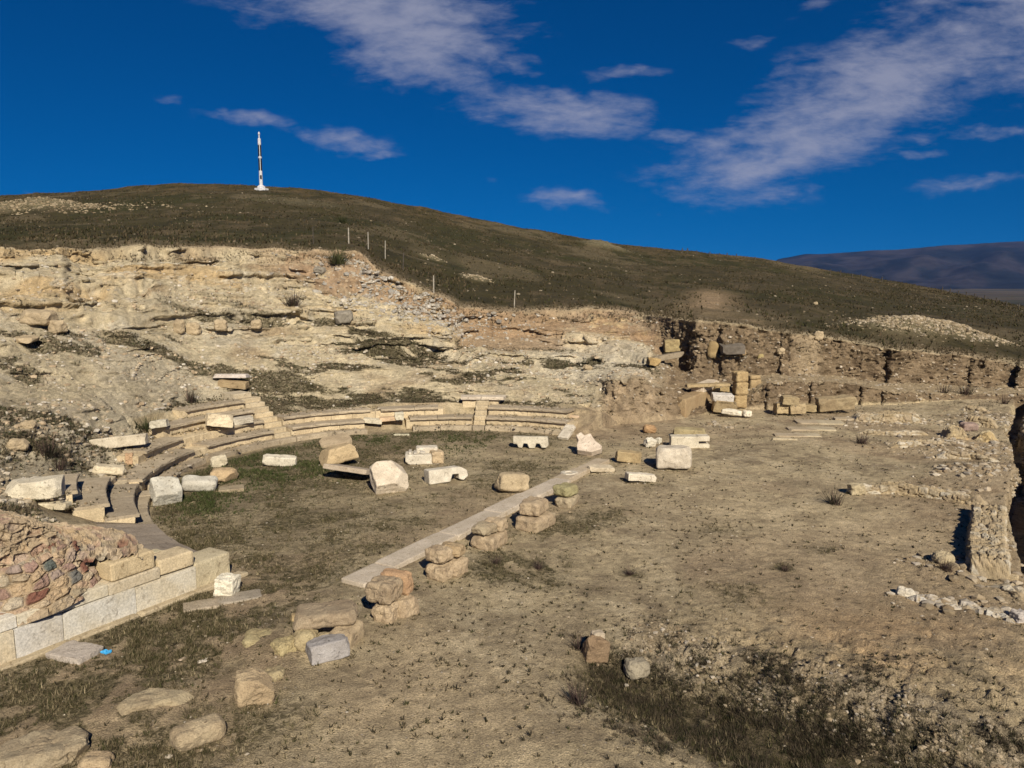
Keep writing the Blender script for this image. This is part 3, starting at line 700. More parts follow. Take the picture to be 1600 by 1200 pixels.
w = empty('seating_wedge'); tag(w, 'two curved limestone bench rows right of the far stair', 'stone seating', GRP)
ledge(w, [(59, 84)], 10); row(w, 1, [(61, 84)], [(60, 84)], 20); row(w, 2, [(62.5, 84)], [(63, 84)], 30)
w = empty('seating_wedge'); tag(w, 'broken middle wedge of two bench rows, gapped behind a collapsed slab', 'stone seating', GRP)
ledge(w, [(87.8, 104.5), (117, 136)], 40); row(w, 1, [(87.8, 105), (117, 136)], [(87.8, 106), (117, 136)], 50); row(w, 2, [(97, 112), (114.5, 136)], [(95.8, 136)], 60)
w = empty('seating_wedge'); tag(w, 'tallest wedge, four curved bench rows with fallen blocks lying on them', 'stone seating', GRP)
ledge(w, [(141, 161.5), (163.5, 186)], 70); row(w, 1, [(141, 160), (164.5, 190)], [(141, 190)], 80)
row(w, 2, [(141, 153), (163, 176)], [(141, 178)], 90); row(w, 3, [(141, 163.5)], [(141, 163.5)], 100); row(w, 4, [(141, 154.5)], [(141, 154.5)], 110)
w = empty('seating_wedge'); tag(w, 'short shaded wedge of bench rows nearest the coloured rubble wall', 'stone seating', GRP)
ledge(w, [(194.5, 214)], 120); row(w, 1, [(193, 214)], [(194.5, 214)], 130); row(w, 2, [(195.5, 213)], [(196, 213)], 140); row(w, 3, [(200, 211)], [(201, 211)], 150)
# worn paved end of the wedge sloping down to the wing wall
mb = MB(); n = 14; V = []
for k in range(n+1):
    th = 214.3+(238.6-214.3)*k/n
    ro_ = 2.7-1.1*k/n
    for (r_, z_) in ((R0-.02, -.2), (R0-.02, LEDGE), (R0+ro_*.5, LEDGE+.26-.06*k/n), (R0+ro_, LEDGE+.62-.12*k/n), (R0+ro_, -.2)):
        x, y = P2(th, r_); V.append((x, y, z_+.01*math.sin(k*2.1+r_)))
Fq = []
for k in range(n):
    for q in range(5): Fq.append((k*5+q, k*5+(q+1) % 5, (k+1)*5+(q+1) % 5, (k+1)*5+q))
for b_ in (0, n*5): Fq += [(b_, b_+1, b_+3, b_+4), (b_+1, b_+2, b_+3, b_+3)]
mb.add(V, Fq, (.60, .57, .58)); tag(mb.obj('paving_ramp', M_SEAT), 'smooth grey curved paving between the shaded bench rows and stepped end blocks', 'paving')

def stair(name, t0, t1, nsteps, seed, label, extra=None):
    w = empty(name); tag(w, label, 'stone stair', 'radial stairs between the seating wedges')
    for k in range(nsteps):
        mb = MB(); z1 = LEDGE+STEP_H/2*(k+1); r_ = R0+.36+k*STEP_D/2
        if k == 0: arc_blocks(mb, R0, R0+.5, -.25, LEDGE, t0, t1, seed, 9, tone=TREAD)
        arc_blocks(mb, r_, r_+STEP_D/2+.12, z1-STEP_H/2-.15, z1, t0+.1, t1-.1, seed+k, .6, tone=((1.1, 1.02, .86), (.95, .9, .8)), jit=.02)
        mb.obj('stair_step', M_SEAT, w)
    return w
s1 = stair('stone_stair', 136.3, 140.8, 8, 160, 'long worn stair of stone steps climbing beside the tallest wedge of seats')
mb = MB(); arc_blocks(mb, R0+2.85, R0+3.7, 1.0, 1.62, 137.5, 141.4, 170, 9, tone=((.95, .92, .85),)*2); mb.obj('top_block', M_SEAT, s1)
s2 = stair('stone_stair', 84.2, 87.6, 5, 180, 'short flight of steps at the far side of the orchestra under a flat bench slab')
s3 = stair('stone_stair', 190.4, 194.2, 3, 190, 'lowest steps of the left stair, half buried beside the white square block')
mb = MB(); arc_blocks(mb, R0+1.62, R0+2.3, 1.02, 1.14, 80.6, 91.4, 200, 1.2, tone=((1.15, 1.12, 1.2), (1.3, 1.28, 1.25))); arc_blocks(mb, R0+1.75, R0+2.25, .62, 1.02, 82.0, 91.0, 201, .8, tone=RISE)
tag(mb.obj('bench_slab', M_SEAT), 'isolated third tier bench block with a pale top, at the head of the far stair', 'bench block')

# right hand wing: end wall of the seats
def block_obj(name, label, cat, pos, dims, rz=0, rx=0, ry=0, mat=None, seed=1, n=10, group=None, tint=(1, 1, 1), sink=.03, parent=None, **kw):
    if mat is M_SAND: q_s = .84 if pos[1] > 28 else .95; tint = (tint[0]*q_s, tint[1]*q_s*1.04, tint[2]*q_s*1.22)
    if n < 14 and max(dims) > .3: n = 14
    V, Fq = stone(*dims, seed, n=n, **kw); V = rot(V, rx, ry, 0)
    V[:, 2] -= V[:, 2].min()+sink
    o = np_mesh(name, V, Fq, mat or M_MARBLE, parent, np.tile(tint, (len(V), 1)), smooth=kw.get('rad', .05) > .12)
    o.location = pos; o.rotation_euler = (0, 0, rz)
    if label: tag(o, label, cat, group)
    return o
def special(name, label, cat, pos, V, Fq, rx=0, ry=0, rz=0, mat=None, seed=1, amp=.012, sink=.02, tint=(1, 1, 1), group=None):
    V = roughen(V, amp, 4.0, seed); V = rot(V, rx, ry, 0); V[:, 2] -= V[:, 2].min()+sink
    o = np_mesh(name, V, Fq, mat or M_MARBLE, None, np.tile(tint, (len(V), 1))); o.location = pos; o.rotation_euler = (0, 0, rz)
    return tag(o, label, cat, group)

ww = empty('wing_wall'); tag(ww, 'low stepped wall of marble blocks closing the right end of the seats', 'stone wall')
a0 = np.array(G(884, 678)[:2]); a1 = np.array(G(932, 648)[:2]); dv_ = a1-a0; L_ = np.linalg.norm(dv_); ang_ = math.atan2(dv_[1], dv_[0])
q = 0
for lev, (f0, f1, nb) in enumerate([(0, 1, 4), (.22, 1, 3), (.5, 1, 2), (.72, 1.02, 1)]):
    for k in range(nb):
        f = f0+(f1-f0)*(k+.5)/nb; ln = (f1-f0)*L_/nb-.015
        hh = .27; o = block_obj('wall_block', None, None, (*(a0+dv_*f), lev*.27), (ln, .45, hh+.02), ang_, mat=M_SEAT, seed=300+q, n=6, rad=.02, amp=.008, chips=1, chipd=.05, sink=0.0, parent=ww, tint=(1.05+.1*(q % 3), 1.0+.08*(q % 2), .9)); q += 1
o = block_obj('wall_pillar', None, None, (*(a0+dv_*1.0), 0), (.32, .5, 1.45), ang_, mat=M_MARBLE, seed=320, n=8, rad=.03, chips=2, parent=ww, tint=(1.1, 1.05, 1))
block_obj('tilted_slab', 'white slab leaning against the right end of the lowest seats', 'marble slab', G(886, 683), (.42, .95, .13), R(-25), R(22), 0, seed=321, rad=.02, chips=2, tint=(1.05, 1.02, .97))

# ------------------------------------------------------------------ LEFT WING WALL with rubble core
lw = empty('marble_wall', (0, 0, 0)); tag(lw, 'long wall of smooth pale marble slabs below the coloured rubble, lower left', 'marble wall')
def along(t, d=0.0): return WEND+WDIR*t+WNRM*d
wrz = math.atan2(WDIR[1], WDIR[0])
t = .62; k = 0
for ln in (1.25, 1.3, .75, .85, 1.1, .9, 1.2, 1.0, 1.1, 1.0, 1.2):
    c = along(t+ln/2, .17); hgt = .50+.012*t; tn = [(1.0, .97, .88), (.98, .99, .98), (.93, .94, .96), (1.0, .92, .76), (.93, .94, .94)][k % 5]
    block_obj('facing_slab', None, None, (*c, 0), (ln-.012, .34, hgt+.12), wrz, mat=M_WALLM, seed=400+k, n=8, rad=.015, amp=.006, chips=0, sink=.12, parent=lw, tint=tn); t += ln; k += 1
t = 1.35
for ln in (1.0, 1.5, 1.3, 1.2, 1.35, 1.2, 1.4, 1.3):
    c = along(t+ln/2, .235); z = .50+.012*t+.005
    block_obj('upper_course', None, None, (*c, z), (ln-.012, .42, .21), wrz, mat=M_WALLM, seed=430+k, n=8, rad=.02, amp=.008, chips=1, chipd=.05, sink=0, parent=lw, tint=[(1.02, .98, .86), (1.1, 1.1, 1.08), (.96, .9, .78)][k % 3]); t += ln; k += 1
t = -.5
for k in range(9):
    c = along(t+.6, -.02); block_obj('footing_stone', None, None, (*c, 0), (1.18, .26, .16), wrz, mat=M_SEAT, seed=450+k, n=6, rad=.03, amp=.02, chips=1, sink=.10, parent=lw, tint=(.85, .8, .7)); t += 1.2
# stepped end blocks
GE = 'stepped blocks at the end of the marble wall'
block_obj('end_block', 'large squared corner block at the end of the marble wall', 'stone block', (*along(.22, .33), 0), (.8, .62, .60), wrz, mat=M_SEAT, seed=460, n=12, rad=.025, amp=.01, chips=2, chipd=.06, sink=.05, group=GE, tint=(1.0, .98, .86))
block_obj('end_block', 'middle stepped block with a moulded edge, just left of the corner block', 'stone block', (*along(.98, .30), .535), (.72, .52, .30), wrz-.06, mat=M_SEAT, seed=461, n=12, rad=.04, amp=.01, chips=1, chipd=.05, sink=0, group=GE, tint=(1.1, 1.02, .86))
block_obj('end_block', 'highest stepped block, touching the end of the rubble wall', 'stone block', (*along(1.85, .30), .735), (.86, .5, .34), wrz+.03, mat=M_SEAT, seed=462, n=12, rad=.04, amp=.01, chips=1, chipd=.05, sink=0, group=GE, tint=(1.15, 1.05, .85))
block_obj('small_block', 'small square block behind the highest stepped block, at the edge of the grey paving', 'stone block', (*along(1.75, .95), .72), (.55, .4, .3), wrz+.2, mat=M_SEAT, seed=463, rad=.03, chips=2, sink=0, tint=(1.1, 1.1, .9))
block_obj('small_block', 'narrow flat block between the grey paving and the middle stepped block', 'stone block', (*along(1.05, .82), .50), (.55, .28, .24), wrz+.1, mat=M_SEAT, seed=464, rad=.03, chips=2, sink=0, tint=(1.0, .98, .84))

PALETTE = [(.40, .29, .20), (.44, .35, .24), (.38, .26, .19), (.42, .36, .27), (.37, .31, .22), (.31, .21, .17), (.45, .34, .22), (.33, .26, .22), (.40, .31, .24), (.43, .35, .25)]
DARKS = [(.11, .125, .115), (.15, .145, .13), (.19, .09, .065)]
def rubble_sheet(name, rows, seed, cell, parent=None, bulge=.10, palette=PALETTE, darks=.14, mortar=(.30, .25, .18), label=None, cat=None, amp=.04, mat=None, fade=None):
    """stones set in mortar on a swept sheet. rows: (nr, nc, 3) points; bulges along the sheet normal"""
    P = rows; nr, nc = P.shape[:2]
    du = np.gradient(P, axis=1); dv = np.gradient(P, axis=0)
    N_ = np.cross(du, dv); N_ /= np.maximum(np.linalg.norm(N_, axis=-1, keepdims=True), 1e-9)
    U = np.concatenate([np.zeros((nr, 1)), np.cumsum(np.linalg.norm(np.diff(P, axis=1), axis=-1), 1)], 1); Vv = np.concatenate([np.zeros((1, nc)), np.cumsum(np.linalg.norm(np.diff(P, axis=0), axis=-1), 0)], 0)
    U = np.median(U, 0)[None]+0*U
    wx = U/cell+.35*fb2(U, Vv, 2.2/cell*.3, 3, seed); wy = Vv/(cell*.62)+.35*fb2(U+9, Vv, 2.2/cell*.3, 3, seed+1)
    d1, d2, cid = worley2(wx, wy, seed, .8); e = d2-d1
    st = sst(e, .05, .26); hv = (VAL[cid & 4095]+1)/2; hv2 = (VAL[(cid*7+3) & 4095]+1)/2
    big = bulge*(.35+.9*hv2)*st+amp*fb2(U, Vv, 5, 4, seed+2, .6)+amp*.7*fb2(U, Vv, 17, 3, seed+5)
    pal = np.array(palette); C = pal[(hv*len(pal)).astype(int) % len(pal)]
    dk = np.array(DARKS); isd = ((VAL[(cid*13+7) & 4095]+1)/2 < darks)
    C = np.where(isd[..., None], dk[(hv2*3).astype(int) % 3], C)
    m = sst(e, .05, .2)*sst(fb2(U, Vv, 1.5, 3, seed+6), -.45, .05); C = np.array(mortar)*(1-m[..., None])+C*m[..., None]
    C = C*(1+.25*fb2(U, Vv, 7, 4, seed+7))[..., None]
    if fade is not None: big = big*fade
    P = P+N_*big[..., None]
    ii = np.arange(nr-1)[:, None]*nc+np.arange(nc-1)[None]; Q = np.stack([ii, ii+1, ii+nc+1, ii+nc], -1).reshape(-1, 4)
    o = np_mesh(name, P.reshape(-1, 3), Q, mat or M_RUBBLE, parent, C.reshape(-1, 3), smooth=False)
    if label: tag(o, label, cat)
    return o
def core():
    # front face battered back, rounded over on top; right end turned into the slope
    nc, nr = 420, 230
    tt = np.concatenate([np.linspace(8.5, 2.35, nc-70), np.full(70, 2.35)]); turn = np.concatenate([np.zeros(nc-70), np.linspace(0, 2.4, 70)])
    P = np.zeros((nr, nc, 3)); v = np.linspace(0, 1, nr)
    for j in range(nc):
        t_ = tt[j]+.12*math.sin(j*.05); top = np.interp(t_, [2.3, 2.8, 3.6, 5, 9], [1.55, 1.85, 2.02, 2.12, 2.2])+.07*math.sin(j*.07)
        z0 = .70+.012*t_ if turn[j] == 0 else .60
        for i, vv in enumerate(v):
            if vv < .62:
                f = vv/.62; d = .42+.28*f+.08*math.sin(f*3.1); z = z0+(top-z0)*(f**.9); sh = .30*f
            else:
                f = (vv-.62)/.38; d = .70+2.5*f; z = top+.06*math.sin(f*2.5)-.18*f*f; sh = .30+.15*f
            if turn[j] == 0: p = along(t_+sh*(1 if t_ < 2.9 else 0)*(2.9-t_)/.55 if t_ < 2.9 else t_, d)
            else: p = along(t_+sh, max(d, .42+turn[j] if False else d)+0); 
            P[i, j] = (p[0], p[1], z)
    # turn the end: sweep the profile about a vertical line behind the corner
    c = along(3.25, 1.25)
    base = P[:, nc-71].copy()
    for j in range(nc-70, nc):
        a = -(j-(nc-71))/70*R(115)
        ca, sa = math.cos(a), math.sin(a); q = base[:, :2]-c
        P[:, j, 0] = c[0]+q[:, 0]*ca-q[:, 1]*sa; P[:, j, 1] = c[1]+q[:, 0]*sa+q[:, 1]*ca; P[:, j, 2] = base[:, 2]-.004*(j-nc+70)
    return P
Pc = core()[:, ::-1]
o = rubble_sheet('rubble_wall', Pc, 33, .27, bulge=.06, label='rough wall core of pink, tan and dark stones in mortar above the marble slabs', cat='rubble wall', amp=.06, mortar=(.40, .315, .215), darks=.10)

# ------------------------------------------------------------------ STAGE KERB and piers
kb = empty('stage_kerb'); tag(kb, 'long straight strip of worn marble slabs crossing the orchestra edge', 'marble kerb')
A_ = np.array(G(552, 916)[:2]); B_ = np.array(G(958, 714)[:2]); D_ = (B_-A_); Lk = np.linalg.norm(D_); D_ /= Lk; kz = math.atan2(D_[1], D_[0]); NK = np.array([-D_[1], D_[0]])
t = 0; k = 0
for ln, wd, off, hz in ((1.0, .62, .02, .10), (2.3, .56, .05, .12), (2.0, .58, .0, .13), (1.9, .60, .02, .14), (2.0, .58, -.02, .13), (1.5, .50, .05, .12), (1.6, .48, .0, .12), (1.6, .50, .03, .13), (1.0, .46, -.05, .1)):
    if t+ln > Lk+.6: break
    c = A_+D_*(t+ln/2)+NK*off
    block_obj('kerb_slab', None, None, (*c, 0), (ln-.02, wd, hz+.12), kz+.01*math.sin(k*3), mat=M_KERB, seed=500+k, n=14, rad=.02, amp=.012, chips=3, chipd=.08, sink=.12, parent=kb, tint=(1.22, 1.18, 1.14) if k < 5 else (1.12, 1.04, .92)); t += ln; k += 1
FEET = []
GP = 'stacked sandstone piers along the marble kerb'
def pier(label, px, py, stones, seed):
    g = G(px, py); FEET.append((g.x, g.y, 0, .95, .65, kz)); e = empty('stone_pier', g, kz); tag(e, label, 'stone pier', GP)
    for i, (x, y, z, w_, d_, h_, rz, tn) in enumerate(stones):
        block_obj('pier_stone', None, None, (x, y, z), (w_, d_, h_), R(rz), mat=M_SAND, seed=seed+i, n=14, rad=.09, amp=.06, chips=4, chipd=.22, sink=.06 if z == 0 else .01, parent=e, tint=tn)
Y1, Y2, Y3 = (1.15, 1.1, 1.0), (1.3, 1.18, 1.05), (1.3, 1.0, .8)
pier('nearest pier, tall with a rounded grey-brown stone and a reddish upright piece on top', 612, 962, [(-.17, -.02, 0, .42, .40, .34, 5, Y2), (.20, -.05, 0, .42, .62, .36, -8, Y2), (-.1, .08, .32, .50, .54, .36, 10, (1.05, .95, .85)), (.27, .1, .30, .26, .58, .42, 15, Y3)], 600)
pier('pier of four squarish yellow blocks, second nearest to the viewer', 697, 898, [(-.2, .02, 0, .4, .5, .34, 4, Y2), (.2, -.03, 0, .46, .55, .36, -6, Y2), (-.12, .08, .31, .42, .48, .28, -4, Y2), (.24, .0, .34, .4, .46, .25, 9, (1.2, 1.05, .85))], 610)
pier('middle pier: wide low block under a flat stone and a round lump', 765, 850, [(0, 0, 0, .82, .6, .32, 3, Y2), (-.15, .05, .30, .5, .45, .22, -5, Y1), (.27, .0, .22, .4, .5, .3, 12, Y2)], 620)
pier('pier of two thick rounded blocks, second from the far end of the kerb', 838, 822, [(-.02, 0, 0, .95, .66, .36, -3, Y2), (-.02, .06, .34, .72, .55, .32, 6, Y2), (.38, -.1, 0, .3, .4, .28, 20, Y1)], 630)
pier('small crumbling pier with a mossy round top, farthest along the kerb', 886, 789, [(0, 0, 0, .75, .5, .3, 5, Y1), (-.03, .04, .28, .6, .5, .28, -10, (1.05, 1.1, .8))], 640)

# ------------------------------------------------------------------ FALLEN BLOCKS
def SS(px, py):
    """point of the stepped seats met by the sight line through a measured pixel"""
    for Yd in np.arange(15, 40, .04):
        p = PY(px, py, Yd); r_ = math.hypot(p[0]-CX, p[1]-CY); th = math.degrees(math.atan2(p[1]-CY, p[0]-CX)) % 360
        q = r_-float(roff(th))-R0; z = 0 if q < 0 else LEDGE if q < .42 else LEDGE+STEP_H*min(4, 1+int((q-.42)/STEP_D))
        if p[2] <= z: return Vector((p[0], p[1], z))
def B(name, label, cat, px, py, dims, rz=0, rx=0, ry=0, ter=False, **kw):
    p = SS(px, py) if ter == 's' else T(px, py) if ter else G(px, py, kw.pop('z', 0))
    kw.setdefault('chips', 3); kw.setdefault('rad', .025)
    if ter != 's': FEET.append((p.x, p.y, p.z, dims[0], dims[1], R(rz)))
    if min(dims) > .17: kw['chips'] += 3; kw['chipd'] = kw.get('chipd', .15)+.07; kw.setdefault('amp', .045); rx += 7*math.sin(px*1.7); ry += 7*math.sin(px*2.3+1)
    return block_obj(name, label, cat, p, dims, R(rz), R(rx), R(ry), **kw)
W1 = (1.05, 1.03, .98)
B('marble_block', 'large square grey-white block tipped on its corner against the left seats', 'marble block', 258, 784, (.72, .70, .42), 38, 38, 8, seed=701, n=14, chipd=.08, tint=(.95, .97, .95))
B('marble_block', 'half-round grey-white block lying beside a yellow boulder near the left seats', 'marble block', 312, 766, (.95, .52, .36), 18, 12, 0, seed=702, n=14, rad=.14, chipd=.08, tint=(.95, .97, .96))
B('boulder', 'yellowish rough boulder between the half-round block and the small white stone', 'boulder', 351, 752, (.75, .62, .40), 10, mat=M_SAND, seed=703, n=14, rad=.16, amp=.1, chips=5, chipd=.3, tint=(1.5, 1.3, 1.05))
B('small_block', 'small white block behind the yellowish boulder at the left seats', 'stone block', 343, 728, (.5, .34, .28), 30, 20, seed=704, tint=(1.1, 1.05, .9))
B('flat_stone', 'thin flat stone sunk in the grass under the yellowish boulder', 'stone slab', 362, 766, (.7, .5, .12), 20, seed=705, mat=M_SAND, chips=4, tint=(1.1, 1.05, .95))
B('marble_block', 'long white block with a raised right end, alone on the green grass', 'marble block', 437, 727, (1.05, .34, .30), 6, seed=706, n=12, chipd=.06, tint=(1.08, 1.06, .98))
B('marble_slab', 'thin brownish slab tilted up, nearest the middle seats', 'marble slab', 524, 696, (1.15, .75, .13), 25, 14, -6, seed=707, n=12, chips=5, chipd=.25, mat=M_ROCK, tint=(1.1, 1.0, .86))
B('boulder', 'tan wedge-shaped boulder leaning over the dark tilted slab', 'boulder', 531, 727, (1.2, .62, .52), 22, 0, -10, seed=708, n=16, rad=.08, amp=.08, chips=5, chipd=.28, mat=M_ROCK, tint=(1.25, 1.1, .85))
B('marble_slab', 'broad grey slab propped up at the back with a black shadow beneath its front edge', 'marble slab', 549, 748, (1.45, .95, .16), -16, -14, 4, seed=709, n=14, chips=2, chipd=.08, mat=M_KERB, sink=-.06, tint=(1.0, .93, .85))
B('marble_block', 'large pale block with a stepped broken top beside the broad grey slab', 'marble block', 608, 765, (1.02, .9, .45), 24, 34, 4, seed=710, n=16, rad=.04, amp=.05, chips=6, chipd=.3, tint=(1.08, 1.0, .9))
B('small_block', 'tan broken piece wedged between the grey slab and the stepped pale block', 'stone block', 599, 748, (.45, .35, .4), 10, seed=711, chips=4, chipd=.3, mat=M_ROCK, tint=(1.35, 1.15, .85))
# carved pair
e = empty('carved_block', G(660, 722), R(6)); tag(e, 'white block with carved hollows on its face, in the middle of the orchestra', 'carved block')
block_obj('plinth', None, None, (0, 0, 0), (1.12, .62, .34), 0, mat=M_MARBLE, seed=720, n=14, rad=.04, amp=.03, chips=3, parent=e, tint=W1)
block_obj('raised_part', None, None, (.15, .18, .30), (.72, .42, .22), .05, mat=M_MARBLE, seed=721, n=12, rad=.03, amp=.03, chips=3, parent=e, tint=W1)
for i, (x, z, w_, h_) in enumerate([(-.40, .32, .10, .08), (-.22, .33, .12, .05), (-.02, .34, .10, .07), (-.38, .16, .16, .05), (.05, .33, .09, .06)]):
    block_obj('carving', None, None, (x, -.02, z), (w_, .5, h_), 0, mat=M_MARBLE, seed=722+i, n=4, rad=.02, amp=.01, chips=0, parent=e, sink=0, tint=(1.0, .98, .95))
block_obj('broken_corner', None, None, (.45, -.05, 0), (.42, .6, .42), .3, mat=M_ROCK, seed=728, n=12, rad=.08, amp=.06, chips=4, parent=e, tint=(1.35, 1.2, 1.0))
# notched blocks
poly = [(-.62, 0), (-.62, .42), (.40, .42), (.62, .30), (.66, .12), (.50, .0), (.34, .06), (.36, .20), (.14, .22), (.05, 0)]
V, Fq = prism(poly, .42); special('notched_block', 'white block with a square notch cut under one end, right of the carved block', 'marble block', G(697, 752), V, Fq, rx=R(-6), rz=R(28), seed=1, tint=W1)
poly = [(-.62, .12), (-.62, .40), (.62, .40), (.66, .1), (.58, 0), (.40, 0), (.34, .14), (.22, .15), (.16, -.02), (-.04, -.02), (-.10, .14), (-.24, .15), (-.30, -.02), (-.44, .0), (-.48, .12)]
V, Fq = prism(poly, .45); special('notched_block', 'long white bench block on three stubby feet, in front of the far seats', 'marble block', G(829, 700), V, Fq, rx=R(-8), rz=R(-5), seed=2, tint=(1, .98, .9))
poly = [(-.40, .0), (.10, -.06), (.42, .10), (.44, .25), (.20, .45), (-.02, .78), (-.22, .68), (-.36, .84), (-.52, .68), (-.40, .45), (-.44, .2)]
V, Fq = prism(poly, .26); special('curved_slab', 'white hollow-sided slab leaning back near the far end of the kerb', 'marble slab', G(920, 712), V, Fq, rx=R(-52), rz=R(-12), seed=3, tint=(1.1, 1.0, .93))
B('boulder', 'squat tan boulder standing alone near the middle of the kerb', 'boulder', 798, 768, (.92, .62, .50), 22, seed=730, n=16, rad=.12, amp=.07, chips=5, chipd=.2, mat=M_ROCK, tint=(1.2, 1.1, .92))
V, Fq = prism([(.22*math.cos(a)*1.1, .22+.22*math.sin(a)) for a in np.linspace(0, 2*math.pi, 15)[:-1]], .16)
e = empty('ringed_stone', G(889, 745), R(10)); tag(e, 'small flat white stone with a round socket, beside the kerb', 'marble piece')
r0_, r1_ = .09, .24; mb = MB(); n = 20; VV = []
for k in range(n):
    a = 2*math.pi*k/n; w_ = 1+.12*math.sin(a*3+1)
    for (r_, z_) in ((r0_, 0), (r0_, .10), (r0_+.03, .15), (r1_*.9*w_, .15), (r1_*w_, .11), (r1_*w_, -.05)): VV.append((r_*math.cos(a)*1.15, r_*math.sin(a), z_))
mb.add(VV, [(k*6+q, k*6+q+1, ((k+1) % n)*6+q+1, ((k+1) % n)*6+q) for k in range(n) for q in range(5)], W1); mb.obj('ring', M_MARBLE, e)
mb = MB(); mb.add(*stone(.2, .17, .06, 5, n=4, rad=.02, amp=.01, chips=0), (.3, .28, .25)); mb.obj('socket', M_MARBLE, e)
B('marble_slab', 'broken pale slab with a ragged tip where the kerb ends', 'marble slab', 938, 736, (.85, .42, .14), 20, 6, 6, seed=732, chips=5, chipd=.3, tint=(1.0, .92, .78))
B('small_block', 'pair of low yellow sandstone blocks at the far tip of the kerb', 'sandstone blocks', 981, 722, (.85, .34, .34), 4, seed=733, n=12, mat=M_SAND, chips=4, tint=(1.25, 1.12, .85))
B('marble_block', 'low rectangular white block with a groove, nearest the tall squared boulder', 'marble block', 1000, 752, (.88, .36, .22), 12, 0, 0, seed=734, n=12, rad=.02, chips=2, chipd=.05, tint=(1.12, 1.08, 1.0))
B('marble_block', 'big rounded cube of grey-white stone standing alone right of the kerb', 'marble block', 1053, 731, (1.12, .8, .68), -12, 0, 2, seed=735, n=16, rad=.10, amp=.05, chips=4, chipd=.16, tint=(1.02, .97, .9))
e = empty('grooved_block', G(1075, 698), R(-2)); tag(e, 'long white block with a slot at its right end, behind the rounded cube', 'marble block')
block_obj('block', None, None, (-.16, 0, 0), (1.0, .5, .44), 0, mat=M_MARBLE, seed=736, n=12, rad=.03, amp=.02, chips=2, chipd=.06, parent=e, tint=(1.05, 1.02, .92))
block_obj('lower_tongue', None, None, (.52, 0, 0), (.42, .5, .17), 0, mat=M_MARBLE, seed=737, n=8, rad=.02, amp=.01, chips=0, parent=e, tint=(1.05, 1.02, .92))
block_obj('upper_tongue', None, None, (.52, .01, .25), (.42, .48, .18), 0, mat=M_MARBLE, seed=738, n=8, rad=.02, amp=.01, chips=0, sink=0, parent=e, tint=(1.08, 1.04, .95))
B('small_block', 'bright white cube-like chunk left of the long slotted block', 'marble piece', 1014, 697, (.38, .3, .28), 20, 10, seed=739, tint=(1.2, 1.2, 1.15))
B('small_block', 'tiny white chip right of the bright white chunk', 'marble piece', 1029, 692, (.22, .18, .2), 50, seed=740, tint=(1.1, 1.1, 1.05))
B('boulder', 'orange-tan half buried lump at the foot of the earth bank', 'boulder', 1014, 676, (.5, .4, .3), 5, seed=741, rad=.12, mat=M_SAND, amp=.05, tint=(1.4, 1.05, .75))
B('flat_stone', 'long low yellow-grey stone just behind the long slotted block', 'sandstone block', 1077, 682, (1.25, .5, .3), 0, seed=742, mat=M_SAND, n=12, tint=(1.3, 1.25, .95))
e = empty('broken_sculpture', G(1152, 650), R(-12)); tag(e, 'white jagged marble fragment lying on the earth below the pillar stubs', 'marble fragment')
block_obj('long_piece', None, None, (-.25, 0, .04), (.95, .32, .22), .05, R(8), R(6), mat=M_MARBLE, seed=745, n=12, rad=.06, amp=.08, chips=6, chipd=.35, parent=e, tint=(1.2, 1.18, 1.1))
block_obj('round_end', None, None, (.42, -.08, 0), (.38, .34, .28), .3, mat=M_MARBLE, seed=746, n=10, rad=.1, amp=.05, chips=3, parent=e, tint=(1.2, 1.17, 1.08))
# seats: tilted slab over dirt
e = empty('fallen_bench', G(600, 672), R(4)); tag(e, 'collapsed whitish bench stones over earth in the gap of the middle seats', 'bench block')
block_obj('slab', None, None, (-.45, .0, .30), (.75, .42, .18), .02, 0, R(6), mat=M_MARBLE, seed=750, n=8, rad=.02, chips=2, parent=e, tint=(1.05, 1.02, .9))
block_obj('slab', None, None, (.2, .08, .38), (.72, .4, .16), .05, 0, R(-4), mat=M_SEAT, seed=751, n=8, rad=.02, chips=2, parent=e, tint=(1.2, 1.0, .85))
block_obj('cube', None, None, (.62, .02, .44), (.36, .36, .30), .1, mat=M_MARBLE, seed=752, n=8, rad=.02, chips=2, parent=e, tint=(1.1, 1.1, 1.0))
B('flat_stone', 'thin whitish slab flat on the earth before the collapsed bench stones', 'stone slab', 627, 680, (.62, .22, .07), 2, seed=753, tint=(1, 1, .85))
# blocks lying on the left seats
B('marble_block', 'pale cube with a flat top sitting on the curved rows of the tallest wedge', 'marble block', 342, 680, (.88, .72, .44), 28, -4, 4, ter='s', seed=760, n=14, chips=4, chipd=.16, tint=(1.15, 1.05, .86))
B('small_block', 'small tilted grey stone behind the pale cube on the seats', 'stone block', 380, 670, (.72, .4, .22), 30, 10, -12, ter='s', seed=761, chips=4, tint=(.85, .83, .78))
B('marble_slab', 'long weathered slab lying across the broken upper left rows', 'marble slab', 184, 702, (1.75, .42, .34), 12, 0, -4, ter=True, seed=762, n=16, rad=.03, amp=.03, chips=2, chipd=.06, tint=(.95, .9, .8), mat=M_MARBLE)
B('marble_block', 'thick broken white block with a dressed edge, far left behind the rubble wall', 'marble block', 55, 776, (1.15, .62, .42), 20, 4, -8, ter=True, seed=763, n=16, amp=.04, chips=5, chipd=.25, tint=(1.05, 1.02, .92))
B('marble_block', 'smooth white cylinder-edged piece resting against the thick broken block', 'marble block', 80, 768, (.5, .5, .42), -10, ter=True, seed=764, n=12, rad=.16, chips=2, tint=(1.0, 1.02, 1.05))
B('small_block', 'low squared stone at the right foot of the thick broken block', 'stone block', 104, 783, (.42, .5, .32), -5, ter=True, seed=765, tint=(1.0, .98, .85))
